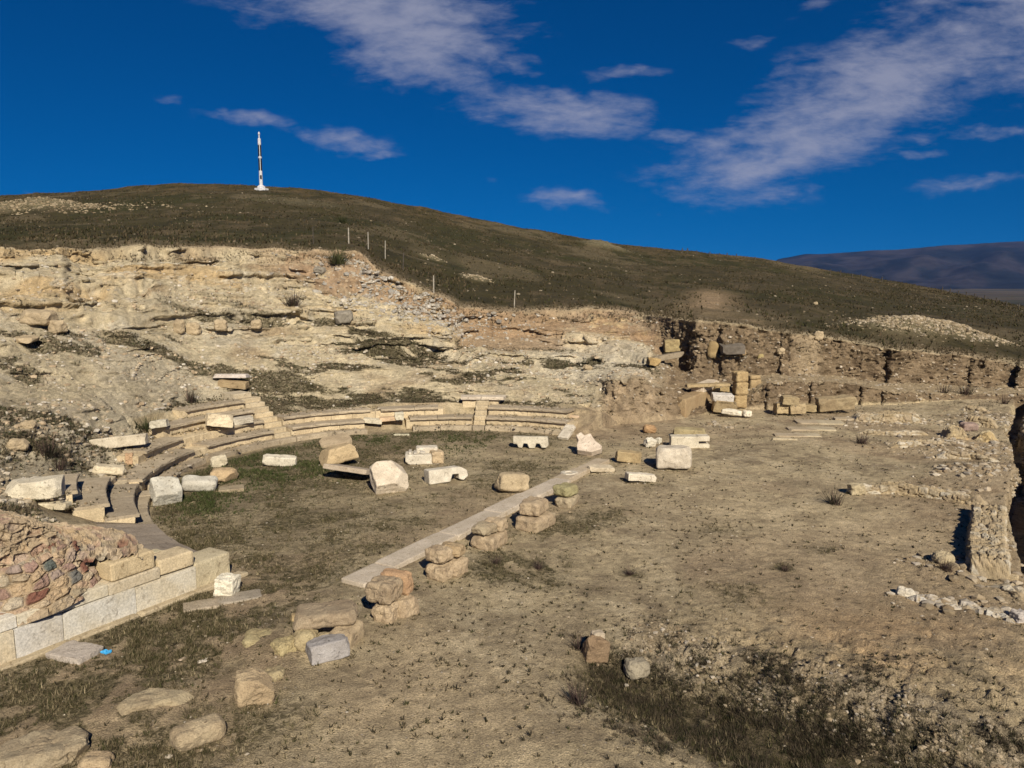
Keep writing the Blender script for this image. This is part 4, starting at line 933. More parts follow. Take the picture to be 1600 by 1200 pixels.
B('flat_stone', 'flat pale stone half under the thick broken block, along the rubble wall top', 'stone slab', 78, 790, (.9, .32, .14), -5, ter=True, seed=766, tint=(1, .95, .8))
B('curved_stone', 'curved broken bench stone on the ground above the shaded rows', 'stone block', 172, 738, (.85, .42, .24), 5, ter=True, seed=767, n=12, rad=.08, chips=4, tint=(1.05, .98, .82))
B('small_block', 'upright reddish chip behind the curved broken bench stone', 'stone block', 203, 724, (.2, .3, .34), 20, ter=True, seed=768, mat=M_SAND, tint=(1.4, 1.1, .9))
B('marble_slab', 'lilac-white slab lying on a yellow stone above the tallest seats', 'marble slab', 362, 598, (1.5, .6, .16), 0, -4, ter=True, seed=769, n=12, sink=-.2, chips=4, chipd=.2, tint=(1.0, .96, 1.0))
B('small_block', 'yellow stone carrying the lilac-white slab above the tallest seats', 'stone block', 366, 605, (1.15, .5, .3), 0, ter=True, seed=770, mat=M_SAND, tint=(1.3, 1.15, .9))
B('small_block', 'grey-white stone at the left tip of the third bench row', 'stone block', 250, 670, (.55, .4, .25), 10, ter='s', seed=771, tint=(.95, .95, .88))

# ------------------------------------------------------------------ FOREGROUND stones
B('marble_cube', 'bright white cube standing in front of the corner block of the marble wall', 'marble block', 355, 928, (.37, .36, .36), -5, seed=780, n=12, rad=.02, chips=2, chipd=.1, tint=(1.2, 1.2, 1.12))
B('flat_stone', 'round-edged grey slab set in the ground beside the bright white cube', 'stone slab', 372, 934, (.85, .45, .06), 25, seed=781, mat=M_KERB, chips=4, tint=(.75, .73, .7))
B('flat_stone', 'flat grey paving stone in the ground before the marble wall end', 'stone slab', 314, 947, (.62, .42, .07), 25, seed=782, mat=M_KERB, chips=4, tint=(.85, .8, .72))
B('marble_slab', 'square greyish slab lying flat in the grass below the marble wall', 'marble slab', 118, 1024, (.68, .50, .13), -18, seed=783, n=12, rad=.015, mat=M_MARBLE, chips=1, chipd=.1, tint=(.74, .70, .70))
B('grey_block', 'dark streaked grey marble block in front of the big flat boulder', 'marble block', 513, 1027, (.62, .44, .30), 28, seed=784, n=14, rad=.03, amp=.03, chips=3, mat=M_GREY, tint=(1, 1, 1.02))
B('boulder', 'yellow stone supporting the right side of the big flat boulder', 'boulder', 541, 1006, (.38, .6, .34), -20, seed=785, mat=M_SAND, rad=.08, amp=.04, chips=3, tint=(1.3, 1.2, 1.05))
B('flat_boulder', 'big flat cracked boulder resting on yellow stones behind the dark grey block', 'boulder', 512, 997, (1.02, .72, .24), 8, seed=786, n=18, rad=.09, amp=.08, chips=5, chipd=.2, mat=M_SAND, sink=-.26, tint=(1.05, .97, .88))
B('boulder', 'yellow knobbly stone under the left edge of the big flat boulder', 'boulder', 480, 1015, (.36, .5, .34), 10, seed=787, mat=M_SAND, rad=.12, amp=.06, chips=4, tint=(1.25, 1.2, .95))
B('boulder', 'mossy yellow stone just left of the knobbly one', 'boulder', 446, 1022, (.42, .42, .26), 40, seed=788, mat=M_SAND, rad=.12, amp=.07, tint=(1.2, 1.15, .85))
B('boulder', 'low yellow-green outcrop left of the big flat boulder', 'boulder', 407, 1008, (.55, .5, .2), 20, seed=789, mat=M_SAND, rad=.1, amp=.07, tint=(1.15, 1.12, .85))
B('boulder', 'small buried stone above the solitary pentagonal boulder', 'boulder', 428, 1058, (.3, .3, .14), 20, seed=790, mat=M_SAND, rad=.08, amp=.05, tint=(1.1, 1.05, .85))
B('boulder', 'yellow corner stone just behind the big flat boulder', 'boulder', 468, 975, (.28, .28, .2), 20, seed=791, mat=M_SAND, rad=.05, amp=.04, tint=(1.35, 1.2, .9))
B('boulder', 'solitary pentagonal tan boulder on bare soil', 'boulder', 396, 1092, (.50, .42, .38), 25, seed=792, n=16, mat=M_SAND, rad=.05, amp=.05, chips=7, chipd=.25, tint=(1.3, 1.18, 1.0))
B('boulder', 'elongated tan boulder pointing up right near the bottom edge', 'boulder', 311, 1158, (.66, .36, .28), 40, seed=793, n=16, mat=M_SAND, rad=.1, amp=.05, chips=4, tint=(1.2, 1.12, .98))
B('boulder', 'wide flat outcrop in the bottom left corner', 'boulder', 72, 1184, (1.0, .6, .24), 20, seed=794, n=20, mat=M_SAND, rad=.07, amp=.15, chips=5, tint=(1.05, 1.0, .9))
B('boulder', 'small rounded stone cut by the bottom edge, left of the elongated boulder', 'boulder', 150, 1203, (.36, .3, .2), 10, seed=795, mat=M_SAND, rad=.08, amp=.04, tint=(1.25, 1.12, .95))
B('flat_stone', 'smooth buried slab of yellow bedrock left of the elongated boulder', 'bedrock', 235, 1108, (1.15, .45, .26), 32, seed=796, n=16, mat=M_SAND, rad=.05, amp=.13, chips=6, chipd=.35, sink=.15, tint=(1.1, 1.05, .92))
B('standing_stone', 'upright brown stone with flat faces at the head of the scrubby hollow', 'boulder', 929, 1030, (.38, .28, .42), 12, ter=True, seed=797, n=14, mat=M_SAND, rad=.04, amp=.04, chips=5, chipd=.25, tint=(.80, .66, .55))
p = T(931, 1028)
block_obj('small_block', 'small whitish stone balanced on top of the upright brown stone', 'stone block', (p.x+.03, p.y+.03, p.z+.34), (.20, .18, .11), R(20), seed=798, rad=.03, amp=.02, chips=4, sink=0, mat=M_ROCK, tint=(1.3, 1.25, 1.2))
B('boulder', 'round grey boulder beside the scrubby hollow', 'boulder', 994, 1056, (.38, .34, .30), 10, ter=True, seed=799, n=14, mat=M_ROCK, rad=.12, amp=.04, chips=3, tint=(.80, .80, .76))
for i, (px, py, w_, lb) in enumerate([(318, 1034, .18, 'white splinter of marble in the grass below the marble wall, nearest of three'), (327, 1029, .14, 'white splinter of marble, the middle of three in the grass'), (340, 1021, .16, 'white splinter of marble, the upper right of three in the grass'),
    (286, 1030, .14, 'pinkish flat chip left of the three white splinters'), (183, 1089, .12, 'pale chip lying in the dark grass at lower left'), (738, 1165, .16, 'pale stone alone on the bare soil near the bottom centre')]):
    B('stone_chip', lb, 'stone chip', px, py, (w_, w_*.5, .05), 25+i*11, seed=810+i, n=5, rad=.01, amp=.01, tint=(1.1, 1.05, 1.0) if i < 3 else (1, .85, .75))
mb = MB(); V, Fq = stone(.14, .08, .05, 820, n=8, rad=.02, amp=.05, chips=4, chipd=.4); mb.add(V, Fq, (1, 1, 1)); o = mb.obj('plastic_wrapper', flat_mat('blue_plastic', (.05, .32, .62), .35)); o.location = G(166, 1021); tag(o, 'crumpled bright blue plastic wrapper in the grass by the square slab', 'litter')

# ------------------------------------------------------------------ stage building remains, right of the seats
def PZ(px, py, Y): q = PY(px, py, Y); return Vector(q)
GB = 'stubs of columns below the earth wall'
def stub(label, px, py, w_, h_, seed, tn):
    e = empty('pillar_stub', G(px, py)); tag(e, label, 'pillar', GB); z = 0; k = 0
    while z < h_-.05:
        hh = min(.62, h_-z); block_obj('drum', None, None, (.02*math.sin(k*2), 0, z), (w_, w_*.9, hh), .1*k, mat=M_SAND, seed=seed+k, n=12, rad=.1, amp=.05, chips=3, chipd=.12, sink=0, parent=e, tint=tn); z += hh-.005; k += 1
stub('squared yellow pillar stub, the left and nearer of the two', 1155, 637, .62, 1.75, 830, (1.3, 1.12, .8))
stub('slimmer yellow pillar stub, just right of the squared one', 1176, 632, .60, 1.45, 834, (1.15, 1.0, .75))
stub('tall thin plastered post behind the two pillar stubs', 1185, 622, .32, 2.3, 838, (1.2, 1.15, .75))
B('marble_block', 'white squared block set beside the left pillar stub', 'marble block', 1128, 628, (.95, .5, .34), -2, z=.5, seed=842, rad=.04, chips=2, chipd=.08, tint=(.98, .98, 1.02), sink=0)
B('sandstone_block', 'yellow block under the white squared block by the pillar stub', 'sandstone block', 1131, 645, (1.1, .5, .55), -2, seed=843, mat=M_SAND, tint=(1.1, .98, .75))
e = empty('sloping_wall', (0, 0, 0)); tag(e, 'plastered whitish wall stub running up to the two pillar stubs', 'wall stub')
w0 = np.array(G(1062, 655)[:2]); w1 = np.array(G(1112, 632)[:2]); dw_ = w1-w0; lw_ = np.linalg.norm(dw_)
block_obj('wall_body', None, None, (*(w0+dw_*.5), 0), (lw_, .6, .95), math.atan2(dw_[1], dw_[0]), mat=M_EARTH, seed=844, n=14, rad=.08, amp=.06, chips=2, parent=e, tint=(1.35, 1.25, 1.1))
block_obj('coping_slab', None, None, (*(w0+dw_*.78), .9), (lw_*.55, .62, .32), math.atan2(dw_[1], dw_[0]), mat=M_MARBLE, seed=845, n=10, rad=.03, chips=2, parent=e, tint=(1.1, 1.0, .88), sink=0)
B('sandstone_block', 'low yellow block under a thin slab behind the white squared block', 'sandstone block', 1126, 612, (.7, .5, .4), 0, z=.75, seed=846, mat=M_SAND, tint=(1.3, 1.15, .8))
B('marble_slab', 'thin pale slab bridging to the left pillar stub', 'stone slab', 1105, 604, (2.1, .5, .14), 12, z=1.15, seed=847, mat=M_SAND, sink=0, tint=(1.4, 1.25, .95))
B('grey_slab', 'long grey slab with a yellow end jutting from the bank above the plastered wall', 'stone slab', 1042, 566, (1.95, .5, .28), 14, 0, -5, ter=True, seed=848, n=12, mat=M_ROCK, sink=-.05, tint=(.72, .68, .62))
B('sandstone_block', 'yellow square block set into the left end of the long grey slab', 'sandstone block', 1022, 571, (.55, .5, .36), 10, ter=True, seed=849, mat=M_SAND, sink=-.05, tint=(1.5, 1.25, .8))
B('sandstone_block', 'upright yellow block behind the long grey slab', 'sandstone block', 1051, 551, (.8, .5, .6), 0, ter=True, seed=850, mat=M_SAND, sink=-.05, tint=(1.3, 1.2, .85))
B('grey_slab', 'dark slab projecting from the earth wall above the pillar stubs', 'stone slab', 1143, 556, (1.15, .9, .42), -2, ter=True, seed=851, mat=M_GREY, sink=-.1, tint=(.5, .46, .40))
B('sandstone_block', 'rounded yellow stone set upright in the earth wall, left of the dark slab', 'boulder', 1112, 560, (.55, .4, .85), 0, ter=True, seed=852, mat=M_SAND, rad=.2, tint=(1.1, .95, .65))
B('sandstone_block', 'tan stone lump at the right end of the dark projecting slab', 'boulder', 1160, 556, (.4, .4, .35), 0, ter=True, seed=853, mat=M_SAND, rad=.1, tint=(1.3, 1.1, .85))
GS = 'cluster of squared yellow blocks by the paving'
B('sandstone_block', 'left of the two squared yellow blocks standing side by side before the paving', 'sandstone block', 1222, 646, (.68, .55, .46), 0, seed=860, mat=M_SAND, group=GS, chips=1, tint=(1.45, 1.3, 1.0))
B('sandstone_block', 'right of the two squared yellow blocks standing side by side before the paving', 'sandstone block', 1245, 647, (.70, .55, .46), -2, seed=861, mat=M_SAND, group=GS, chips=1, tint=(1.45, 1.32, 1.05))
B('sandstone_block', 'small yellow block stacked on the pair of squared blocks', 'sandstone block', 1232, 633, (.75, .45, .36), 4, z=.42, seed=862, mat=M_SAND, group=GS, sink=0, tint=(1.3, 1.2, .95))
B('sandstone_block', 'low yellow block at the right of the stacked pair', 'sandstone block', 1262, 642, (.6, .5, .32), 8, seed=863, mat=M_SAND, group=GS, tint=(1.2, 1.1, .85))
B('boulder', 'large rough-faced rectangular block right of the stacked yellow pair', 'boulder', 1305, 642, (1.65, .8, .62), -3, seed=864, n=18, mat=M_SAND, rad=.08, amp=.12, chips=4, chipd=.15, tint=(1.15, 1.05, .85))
e = empty('paving', (0, 0, 0)); tag(e, 'patch of pale rectangular paving slabs on the earth at the right', 'paving')
for i, (px, py, w_, d_, rz) in enumerate([(1262, 660, 1.0, .9, -8), (1296, 661, 1.1, .9, -8), (1252, 671, 1.1, .7, -6), (1284, 671, 1.0, .7, -9), (1234, 681, 1.2, .6, -8), (1262, 681, .9, .6, -7), (1318, 655, .8, .5, -10), (1226, 687, .9, .16, -10)]):
    g = G(px, py); block_obj('paving_slab', None, None, g, (w_, d_, .14), R(rz), mat=M_KERB, seed=870+i, n=8, rad=.02, amp=.015, chips=2, sink=.08, parent=e, tint=(1.1, 1.05, .88) if i % 2 else (1.0, .92, .78))

# low rubble walls at the right
def low_wall(name, label, cat, pts, w_, h_, seed, cell=.3, pal=None, dens=26, darks=.0, taper=.75, mat=None, rag=.3):
    h_ *= .62 if name == 'foundation_edge' else .88
    pts = [np.array(p[:2]) if not isinstance(p, np.ndarray) else p for p in pts]
    seg = [np.linalg.norm(b-a) for a, b in zip(pts[:-1], pts[1:])]; Lt = sum(seg); n = max(8, int(Lt*dens)); cum = np.concatenate([[0], np.cumsum(seg)])
    cs_n = 44; P = np.zeros((cs_n, n, 3))
    for j in range(n):
        u = Lt*j/(n-1); c = np.array([np.interp(u, cum, [p[0] for p in pts]), np.interp(u, cum, [p[1] for p in pts])])
        i = min(len(seg)-1, int(np.searchsorted(cum, u, 'right')-1)); d = (pts[i+1]-pts[i])/seg[i]; nn = np.array([-d[1], d[0]])
        e = min(1, u/.32, (Lt-u)/.32); e = sst(max(0, e), 0, 1); hj = h_*(1+rag*vn2(np.array([u*1.3]), np.array([seed*1.7]), seed)[0])*e+.001
        for i2 in range(cs_n):
            f = i2/(cs_n-1)*2-1; a = abs(f)
            if a > .55: g = (1-a)/.45; x = w_/2*(1-(1-taper)*g*.6)*math.copysign(1, f); z = -.12+(hj+.12)*g
            else: x = w_/2*(1-(1-taper)*.6)*f/.55; z = hj
            p = c+nn*x; P[i2, j] = (p[0], p[1], z)
    uu = np.linspace(0, Lt, n); fd = np.clip(np.minimum(uu, Lt-uu)/.35, .12, 1)[None]
    o = rubble_sheet(name, P, seed, cell, fade=fd, bulge=.045, palette=pal or [(.40, .335, .235), (.45, .39, .29), (.35, .28, .19), (.42, .34, .225), (.50, .45, .36)], darks=darks, mortar=(.36, .285, .18), label=label, cat=cat, amp=.05, mat=mat)
    return o
low_wall('rubble_wall', 'broad low wall of pale rubble with a black gap along its left side', 'rubble wall', [G(1545, 800), G(1541, 855), G(1546, 905)], .75, .30, 901, .28)
low_wall('rubble_wall', 'thin line of whitish rubble with a squared stone at its left tip', 'rubble wall', [G(1326, 770), G(1400, 768), G(1470, 778), G(1545, 790)], .34, .22, 902, .3)
B('end_stone', 'squared whitish stone at the left tip of the thin rubble line', 'stone block', 1338, 771, (.40, .34, .28), 0, seed=903, mat=M_ROCK, tint=(1.25, 1.2, 1.0))
low_wall('rubble_wall', 'line of white stones at lower right, ending in a sharp boulder', 'rubble wall', [G(1404, 934), G(1450, 943), G(1510, 955), G(1560, 967), G(1605, 982)], .30, .12, 904, .2, pal=[(.55, .52, .46), (.48, .44, .38), (.42, .37, .3)], darks=.0)
B('end_stone', 'largest white stone heading the line of white stones at lower right', 'stone block', 1413, 934, (.30, .24, .18), -20, seed=905, mat=M_MARBLE, rad=.05, amp=.04, chips=5, tint=(1.1, 1.08, 1.02))
B('end_stone', 'dark-sided stone at the right frame edge in the line of white stones', 'stone block', 1590, 974, (.28, .24, .22), 20, seed=906, mat=M_GREY, rad=.03, chips=5, tint=(1.3, 1.25, 1.2))
low_wall('rubble_wall', 'wide flat rubble footing just right of the paving', 'rubble wall', [G(1330, 655), G(1380, 657), G(1440, 659)], 1.0, .3, 907, .3)
low_wall('rubble_wall', 'thin rubble line across the middle of the dug rooms', 'rubble wall', [G(1388, 697), G(1440, 697), G(1500, 700)], .4, .16, 908, .3)
low_wall('rubble_wall', 'yellow faced wall stump with a dark hole at its left end', 'rubble wall', [G(1468, 684), G(1512, 686)], .9, .42, 909, .4, pal=[(.50, .36, .20), (.46, .36, .2), (.52, .42, .26)])
low_wall('rubble_wall', 'yellow-topped wall stump touching the trench', 'rubble wall', [G(1520, 686), G(1560, 690)], .9, .40, 910, .4, pal=[(.50, .38, .20), (.48, .40, .25)])
B('dark_stone', 'dark reddish loose stone lodged between the two yellow wall stumps', 'stone block', 1513, 672, (.6, .4, .3), 0, z=.25, seed=911, mat=M_GREY, rad=.08, tint=(.9, .7, .62))
low_wall('rubble_wall', 'pale stone edging above the yellow wall stumps', 'rubble wall', [G(1502, 662), G(1560, 668)], .5, .36, 912, .3)
B('stone_block', 'small flat stone by the trench in the upper right dug area', 'stone block', 1572, 614, (.9, .5, .16), 0, seed=913, mat=M_ROCK)
B('flat_stone', 'slanting pale slab at the foot of the broad low wall', 'stone slab', 1566, 903, (.55, .16, .12), -32, seed=914, mat=M_ROCK, tint=(1.2, 1.1, .9))
low_wall('foundation_edge', 'straight stone edge of a sunken room, in front of the wide flat rubble footing', 'foundation', [G(1338, 676), G(1392, 680), G(1452, 680)], .3, .16, 920, .35)
low_wall('foundation_edge', 'short stone edge with a corner, below the thin rubble line of the dug rooms', 'foundation', [G(1462, 712), G(1520, 716), G(1562, 724)], .34, .2, 921, .35)
low_wall('foundation_edge', 'low crest of ochre rubble above the thin rubble line, beside the trench', 'foundation', [G(1478, 744), G(1530, 748), G(1572, 756)], .9, .34, 923, .35, pal=[(.42, .31, .18), (.38, .28, .17), (.45, .35, .22)])
low_wall('foundation_edge', 'thin course of stones on the upper terrace, right of the rough rectangular block', 'foundation', [G(1350, 622), G(1400, 626), G(1446, 626)], .5, .3, 924, .4)
low_wall('foundation_edge', 'short stub of stones between the dug rooms and the upper trench', 'foundation', [G(1500, 640), G(1545, 645)], .45, .3, 925, .35)
low_wall('foundation_edge', 'sandy line of stones running from the broad wall to the bottom right', 'foundation', [G(1548, 915), G(1580, 925), G(1615, 942)], .4, .12, 926, .3)
# low earth bank pieces standing before the earth wall are part of the slope; boulders against the bank
B('boulder', 'gravelly mound-like boulder with weeds, left of the broad low wall', 'boulder', 1472, 878, (.42, .35, .2), 10, seed=915, mat=M_ROCK, rad=.1, amp=.06, chips=4, tint=(1, .95, .8))

# ------------------------------------------------------------------ hill things
M_WHITE = flat_mat('white_render', (.55, .55, .57), .7); M_BLACKP = flat_mat('black_panel', (.015, .015, .02), .4)
def lathe(prof_, n=24):
    V = []; Fq = []
    for k in range(n):
        a = 2*math.pi*k/n
        for r_, z_ in prof_: V.append((r_*math.cos(a), r_*math.sin(a), z_))
    m = len(prof_)
    for k in range(n):
        for q in range(m-1): Fq.append((k*m+q, ((k+1) % n)*m+q, ((k+1) % n)*m+q+1, k*m+q+1))
    return np.array(V), np.array(Fq)
def monument():
    p = T(409, 285); e = empty('monument_tower', p); tag(e, 'slender white tower with black striped sections and a small lantern on the hilltop', 'tower')
    mb = MB(); mb.add(*lathe([(0, -.6), (1.25, -.6), (1.25, .2), (.7, .25), (.7, .5), (.38, .75), (0, .8)], 8)); mb.obj('base', M_WHITE, e)
    mb = MB(); mb.add(*lathe([(.30, .7), (.27, 3.2), (.25, 3.2), (.23, 5.25), (.31, 5.3), (.31, 5.5), (.23, 5.55), (.22, 7.5), (.27, 7.55), (.25, 8.55), (.12, 8.65), (0, 8.65)], 16)); mb.obj('shaft', M_WHITE, e)
    for (z0, z1, r_) in ((3.2, 5.2, .26), (5.6, 7.45, .24)):
        for k in range(5):
            a = 2*math.pi*k/5-1.9; V = []
            for z_ in (z0, z1):
                for f in (-.42, .42):
                    for rr_ in (r_, r_+.035): V.append((rr_*math.cos(a+f), rr_*math.sin(a+f), z_))
            mb = MB(); mb.add(V, [(1, 3, 7, 5), (0, 4, 6, 2), (0, 1, 5, 4), (2, 6, 7, 3), (4, 5, 7, 6), (0, 2, 3, 1)]); mb.obj('black_panel', M_BLACKP, e)
    mb = MB(); mb.add(*lathe([(.10, 8.6), (.10, 9.2), (.17, 9.25), (.16, 9.5), (.0, 9.75)], 12)); mb.obj('lantern', M_WHITE, e)
    mb = MB(); V, Fq = grid_box(1); mb.add(V*np.array([.14, .05, .32])+np.array([.10, -.27, 2.1]), Fq); mb.obj('door', M_BLACKP, e)
monument()
M_POST = flat_mat('pale_post_wood', (.33, .30, .25), .9); M_POSTD = flat_mat('dark_post_wood', (.07, .06, .05), .9)
def post(label, px, py, hpx, mat, w_=.07, lean=0, wire=None, group='fence posts on the slope above the seats'):
    p = T(px, py); Yd = p.y; h_ = hpx/1200*Yd; mb = MB(); w_ = w_*(.72 if Yd < 90 else 1); V, Fq = grid_box(3); V = V.copy(); V[:, :2] *= w_/2*(1+.12*VAL[:len(V), None]); V[:, 2] = (V[:, 2]+1)/2*(h_+.2)-.2; V[:, 0] += V[:, 2]*lean
    mb.add(V, Fq); o = mb.obj('fence_post', mat); o.location = p; tag(o, label, 'fence post', group); return p, h_
post('thin faint post, farthest left of the posts on the slope', 489, 378, 27, M_POSTD, .06)
post('tallest pale post on the slope, second from the left', 546, 377, 24, M_POST, .09)
post('pale post right of the tallest one', 578, 386, 26, M_POST, .08)
post('weathered brown post below the pale pair', 603, 401, 28, M_POST, .07, .02)
post('dark leaning post halfway down the slope', 632, 420, 28, M_POSTD, .08, .03)
post('white post above the notch in the cut bank', 679, 454, 27, M_POST, .08)
post('slightly leaning white post at the foot of the hill, right of the stone heap', 804, 477, 27, M_POST, .07, .04)
far = [(1066, 392, 8), (1074, 393, 9), (1090, 395, 7), (1110, 397, 7), (1124, 398, 6), (1136, 399, 7), (1150, 400, 7), (1180, 403, 5)]
ORD = ['first', 'second', 'third', 'fourth', 'fifth', 'sixth', 'seventh', 'eighth', 'ninth']
for i, (x_, y_, h_) in enumerate(far): post(ORD[i]+' from the left of the tiny posts on the hill shoulder', x_, y_, h_, M_POSTD, .16, group='tiny posts along the hill shoulder')
far = [(1297, 424, 7), (1312, 427, 8), (1332, 431, 7), (1345, 433, 8), (1362, 435, 7), (1378, 437, 8)]
for i, (x_, y_, h_) in enumerate(far): post(ORD[i]+' from the left of the posts on the skyline before the distant hills', x_, y_, h_, M_POSTD, .14, group='posts on the skyline before the distant hills')
far = [(1472, 452, 8), (1484, 455, 8), (1497, 458, 8), (1510, 460, 8), (1524, 462, 7), (1540, 464, 8), (1557, 466, 8), (1575, 468, 8), (1592, 471, 8)]
for i, (x_, y_, h_) in enumerate(far): post(ORD[i]+' from the left of the posts at the right edge below the fields', x_, y_, h_, M_POSTD, .11, group='row of posts at the right edge')
#@@SCATTER

# ------------------------------------------------------------------ SCATTER (uncountable: stones, weeds, grass)
NRW, NCL = TI['B'].shape
PG = TI['P']
_du = np.linalg.norm(PG[:-1, 1:]-PG[:-1, :-1], axis=-1); _dv = np.linalg.norm(PG[1:, :-1]-PG[:-1, :-1], axis=-1); AREA = _du*_dv
BQ = TI['B'][:-1, :-1]
def q_(k): return TI[k][:-1, :-1]
XQ, YQ, ZQ = PG[:-1, :-1, 0], PG[:-1, :-1, 1], PG[:-1, :-1, 2]
vis = (np.abs(XQ/YQ) < .85) & (YQ > 6)
cr = np.hypot(XQ-CX, YQ-CY); roofed = (q_('inang') > .5) & (cr > R0-.1) & (q_('r') < q_('rt')+.1)      # under the seats
behindwall = (q_('wt') > -.2) & (q_('wd') > -.1) & (q_('wd') < 2.6) & (XQ < -4) & (YQ < 19)
def pick(mask, n, rr):
    w = (AREA*np.maximum(mask, 0)*vis).ravel(); w = np.where(np.isfinite(w), w, 0); c = np.cumsum(w); i = np.searchsorted(c, rr.random(n)*c[-1]); i = np.minimum(i, len(c)-1)
    r_, c_ = i//(NCL-1), i % (NCL-1); f = rr.random(n)[:, None]; g = rr.random(n)[:, None]
    return PG[r_, c_]*(1-f)*(1-g)+PG[r_+1, c_]*f*(1-g)+PG[r_, c_+1]*(1-f)*g+PG[r_+1, c_+1]*f*g
ICO = None
def rocks(name, label, pts, size, colors, seed, mat):
    import bmesh
    bm = bmesh.new(); bmesh.ops.create_icosphere(bm, subdivisions=1, radius=1); base = np.array([v.co[:] for v in bm.verts]); F_ = np.array([[v.index for v in f.verts] for f in bm.faces]); bm.free()
    rr = np.random.default_rng(seed); n = len(pts)
    sc = size[:, None]*(.65+.7*rr.random((n, 3))); sc[:, 2] *= .65
    V = base[None]*(1+.28*(rr.random((n, len(base), 1))-.5)*2); V = np.sign(V)*np.abs(V)**.8; V = V*sc[:, None, :]
    a = rr.random(n)*6.283; ca, sa = np.cos(a)[:, None], np.sin(a)[:, None]
    x = V[..., 0]*ca-V[..., 1]*sa; y = V[..., 0]*sa+V[..., 1]*ca; V = np.stack([x, y, V[..., 2]], -1)+pts[:, None, :]
    cols_ = np.array(colors)[rr.integers(0, len(colors), n)]*(.75+.5*rr.random((n, 1)))
    T_ = np.repeat(cols_, len(base), 0); Fq = (F_[None]+np.arange(n)[:, None, None]*len(base)).reshape(-1, 3)
    o = np_mesh(name, V.reshape(-1, 3), Fq, mat, None, T_); return tag(o, label, 'stones', kind='stuff')
def tufts(name, label, cat, pts, blades, h_, w_, colors, seed, spread=.6, var=.5):
    rr = np.random.default_rng(seed); n = len(pts); m = n*blades
    P = np.repeat(pts, blades, 0); a = rr.random(m)*6.283; hh = (h_ if np.ndim(h_) == 0 else np.repeat(h_, blades))*(1-var+2*var*rr.random(m)); le = spread*rr.random(m)**.7*hh*1.3
    d = np.stack([np.cos(a), np.sin(a), np.zeros(m)], 1); s_ = np.stack([-np.sin(a), np.cos(a), np.zeros(m)], 1)*(w_*(.6+.8*rr.random(m)))[:, None]
    b = P+d*(hh*.25*rr.random(m))[:, None]; b[:, 2] -= .01
    tip = b+d*le[:, None]; tip[:, 2] = b[:, 2]+np.maximum(hh*np.sqrt(np.maximum(1-(le/(hh*1.31))**2, .04)), .01)
    V = np.stack([b-s_, b+s_, tip], 1).reshape(-1, 3); Fq = np.arange(m*3).reshape(-1, 3)
    c = np.array(colors)[rr.integers(0, len(colors), n)]*(.7+.6*rr.random((n, 1))); T_ = np.repeat(c, blades*3, 0)
    o = np_mesh(name, V, Fq, M_LEAF, None, T_)
    return tag(o, label, cat, kind='stuff') if label else o
rr = np.random.default_rng(5)
M_PEB = stone_mat('loose_stone', (1, 1, 1), (.9, .88, .84), (.6, .55, .48), 8, .5, .5)
PALE = [(.46, .41, .33), (.40, .34, .25), (.52, .48, .41), (.36, .28, .19), (.44, .35, .24)]
DIRTY = [(.30, .24, .16), (.26, .20, .13), (.36, .30, .22), (.42, .37, .30)]
floor_m = (BQ < 3.0)*(YQ < 48)*(~roofed)*(~behindwall)*1.0
n1 = fb2(XQ, YQ, .45, 4, 80); n2 = fb2(XQ, YQ, 1.3, 4, 333)
pts = pick(floor_m*(.35+sst(n2, -.1, .4)+3*sst(XQ, 9, 12)*sst(n2, -.2, .3)+1.2*q_('rub')), 12000, rr)
rocks('gravel', 'small pale stones scattered over the bare soil', pts, .008+.022*rr.random(len(pts))**3, DIRTY+PALE[:2], 41, M_PEB)
pts = pick(floor_m*q_('rub')*sst(n2, -.3, .3), 1100, rr)
rocks('rubble', 'crumbled stones on the bank above the scrubby hollow', pts, .010+.035*rr.random(len(pts))**3, DIRTY+DIRTY+[(.38, .31, .21)], 42, M_PEB)
def gb(px, py, r_, e=1.0):
    c = G(px, py); return np.exp(-(((XQ-c.x)/(r_*e))**2+((YQ-c.y)/r_)**2))
rm_ = floor_m*(gb(1560, 655, 1.3)+gb(1500, 700, 1.2, 1.5)+gb(1540, 745, .9, 1.6)+gb(1480, 880, .5, 1.3)+gb(1570, 850, .35, 1)+gb(1560, 905, .5)+gb(1400, 660, .9, 2)+gb(1450, 770, .35, 3)+gb(1500, 955, .35, 2.5)+gb(1130, 665, .5, 1.5))
pts = pick(rm_, 2600, rr); rocks('rubble', 'scattered building rubble among the low walls and pits at the right', pts, .02+.11*rr.random(len(pts))**3, DIRTY+DIRTY+PALE[:2], 48, M_PEB)
# slope rubble
px_ = TI['px'][:-1, :-1]; sl_m = q_('slope')*(BQ < 6.9)*(~roofed)*1.0
m1 = sl_m*q_('rocky')*(.25+1.4*sst(fb2(XQ, YQ, .5, 4, 340), -.05, .3)*(1-sst(BQ, 5.2, 6)))
pts = pick(m1, 11000, rr); rocks('slope_rubble', 'loose broken limestone over the cut slope behind the seats', pts, .018+.085*rr.random(len(pts))**3.2, PALE+[(.30, .25, .18)], 43, M_PEB)
m1 = sl_m*np.exp(-((px_-640)/110)**2)*sst(BQ, 5.4, 6.0)*1.0
pts = pick(m1, 1500, rr); rocks('slope_rubble', 'grey rubble spilling down below the posts', pts, .04+.12*rr.random(len(pts))**2.5, [(.40, .38, .34), (.33, .30, .26), (.45, .41, .34)], 44, M_PEB)
m1 = sl_m*q_('earth')*1.0; pts = pick(m1, 2500, rr); rocks('wall_stones', 'stones sticking out of the cut earth walls at the right', pts, .03+.07*rr.random(len(pts))**3, DIRTY, 45, M_PEB)
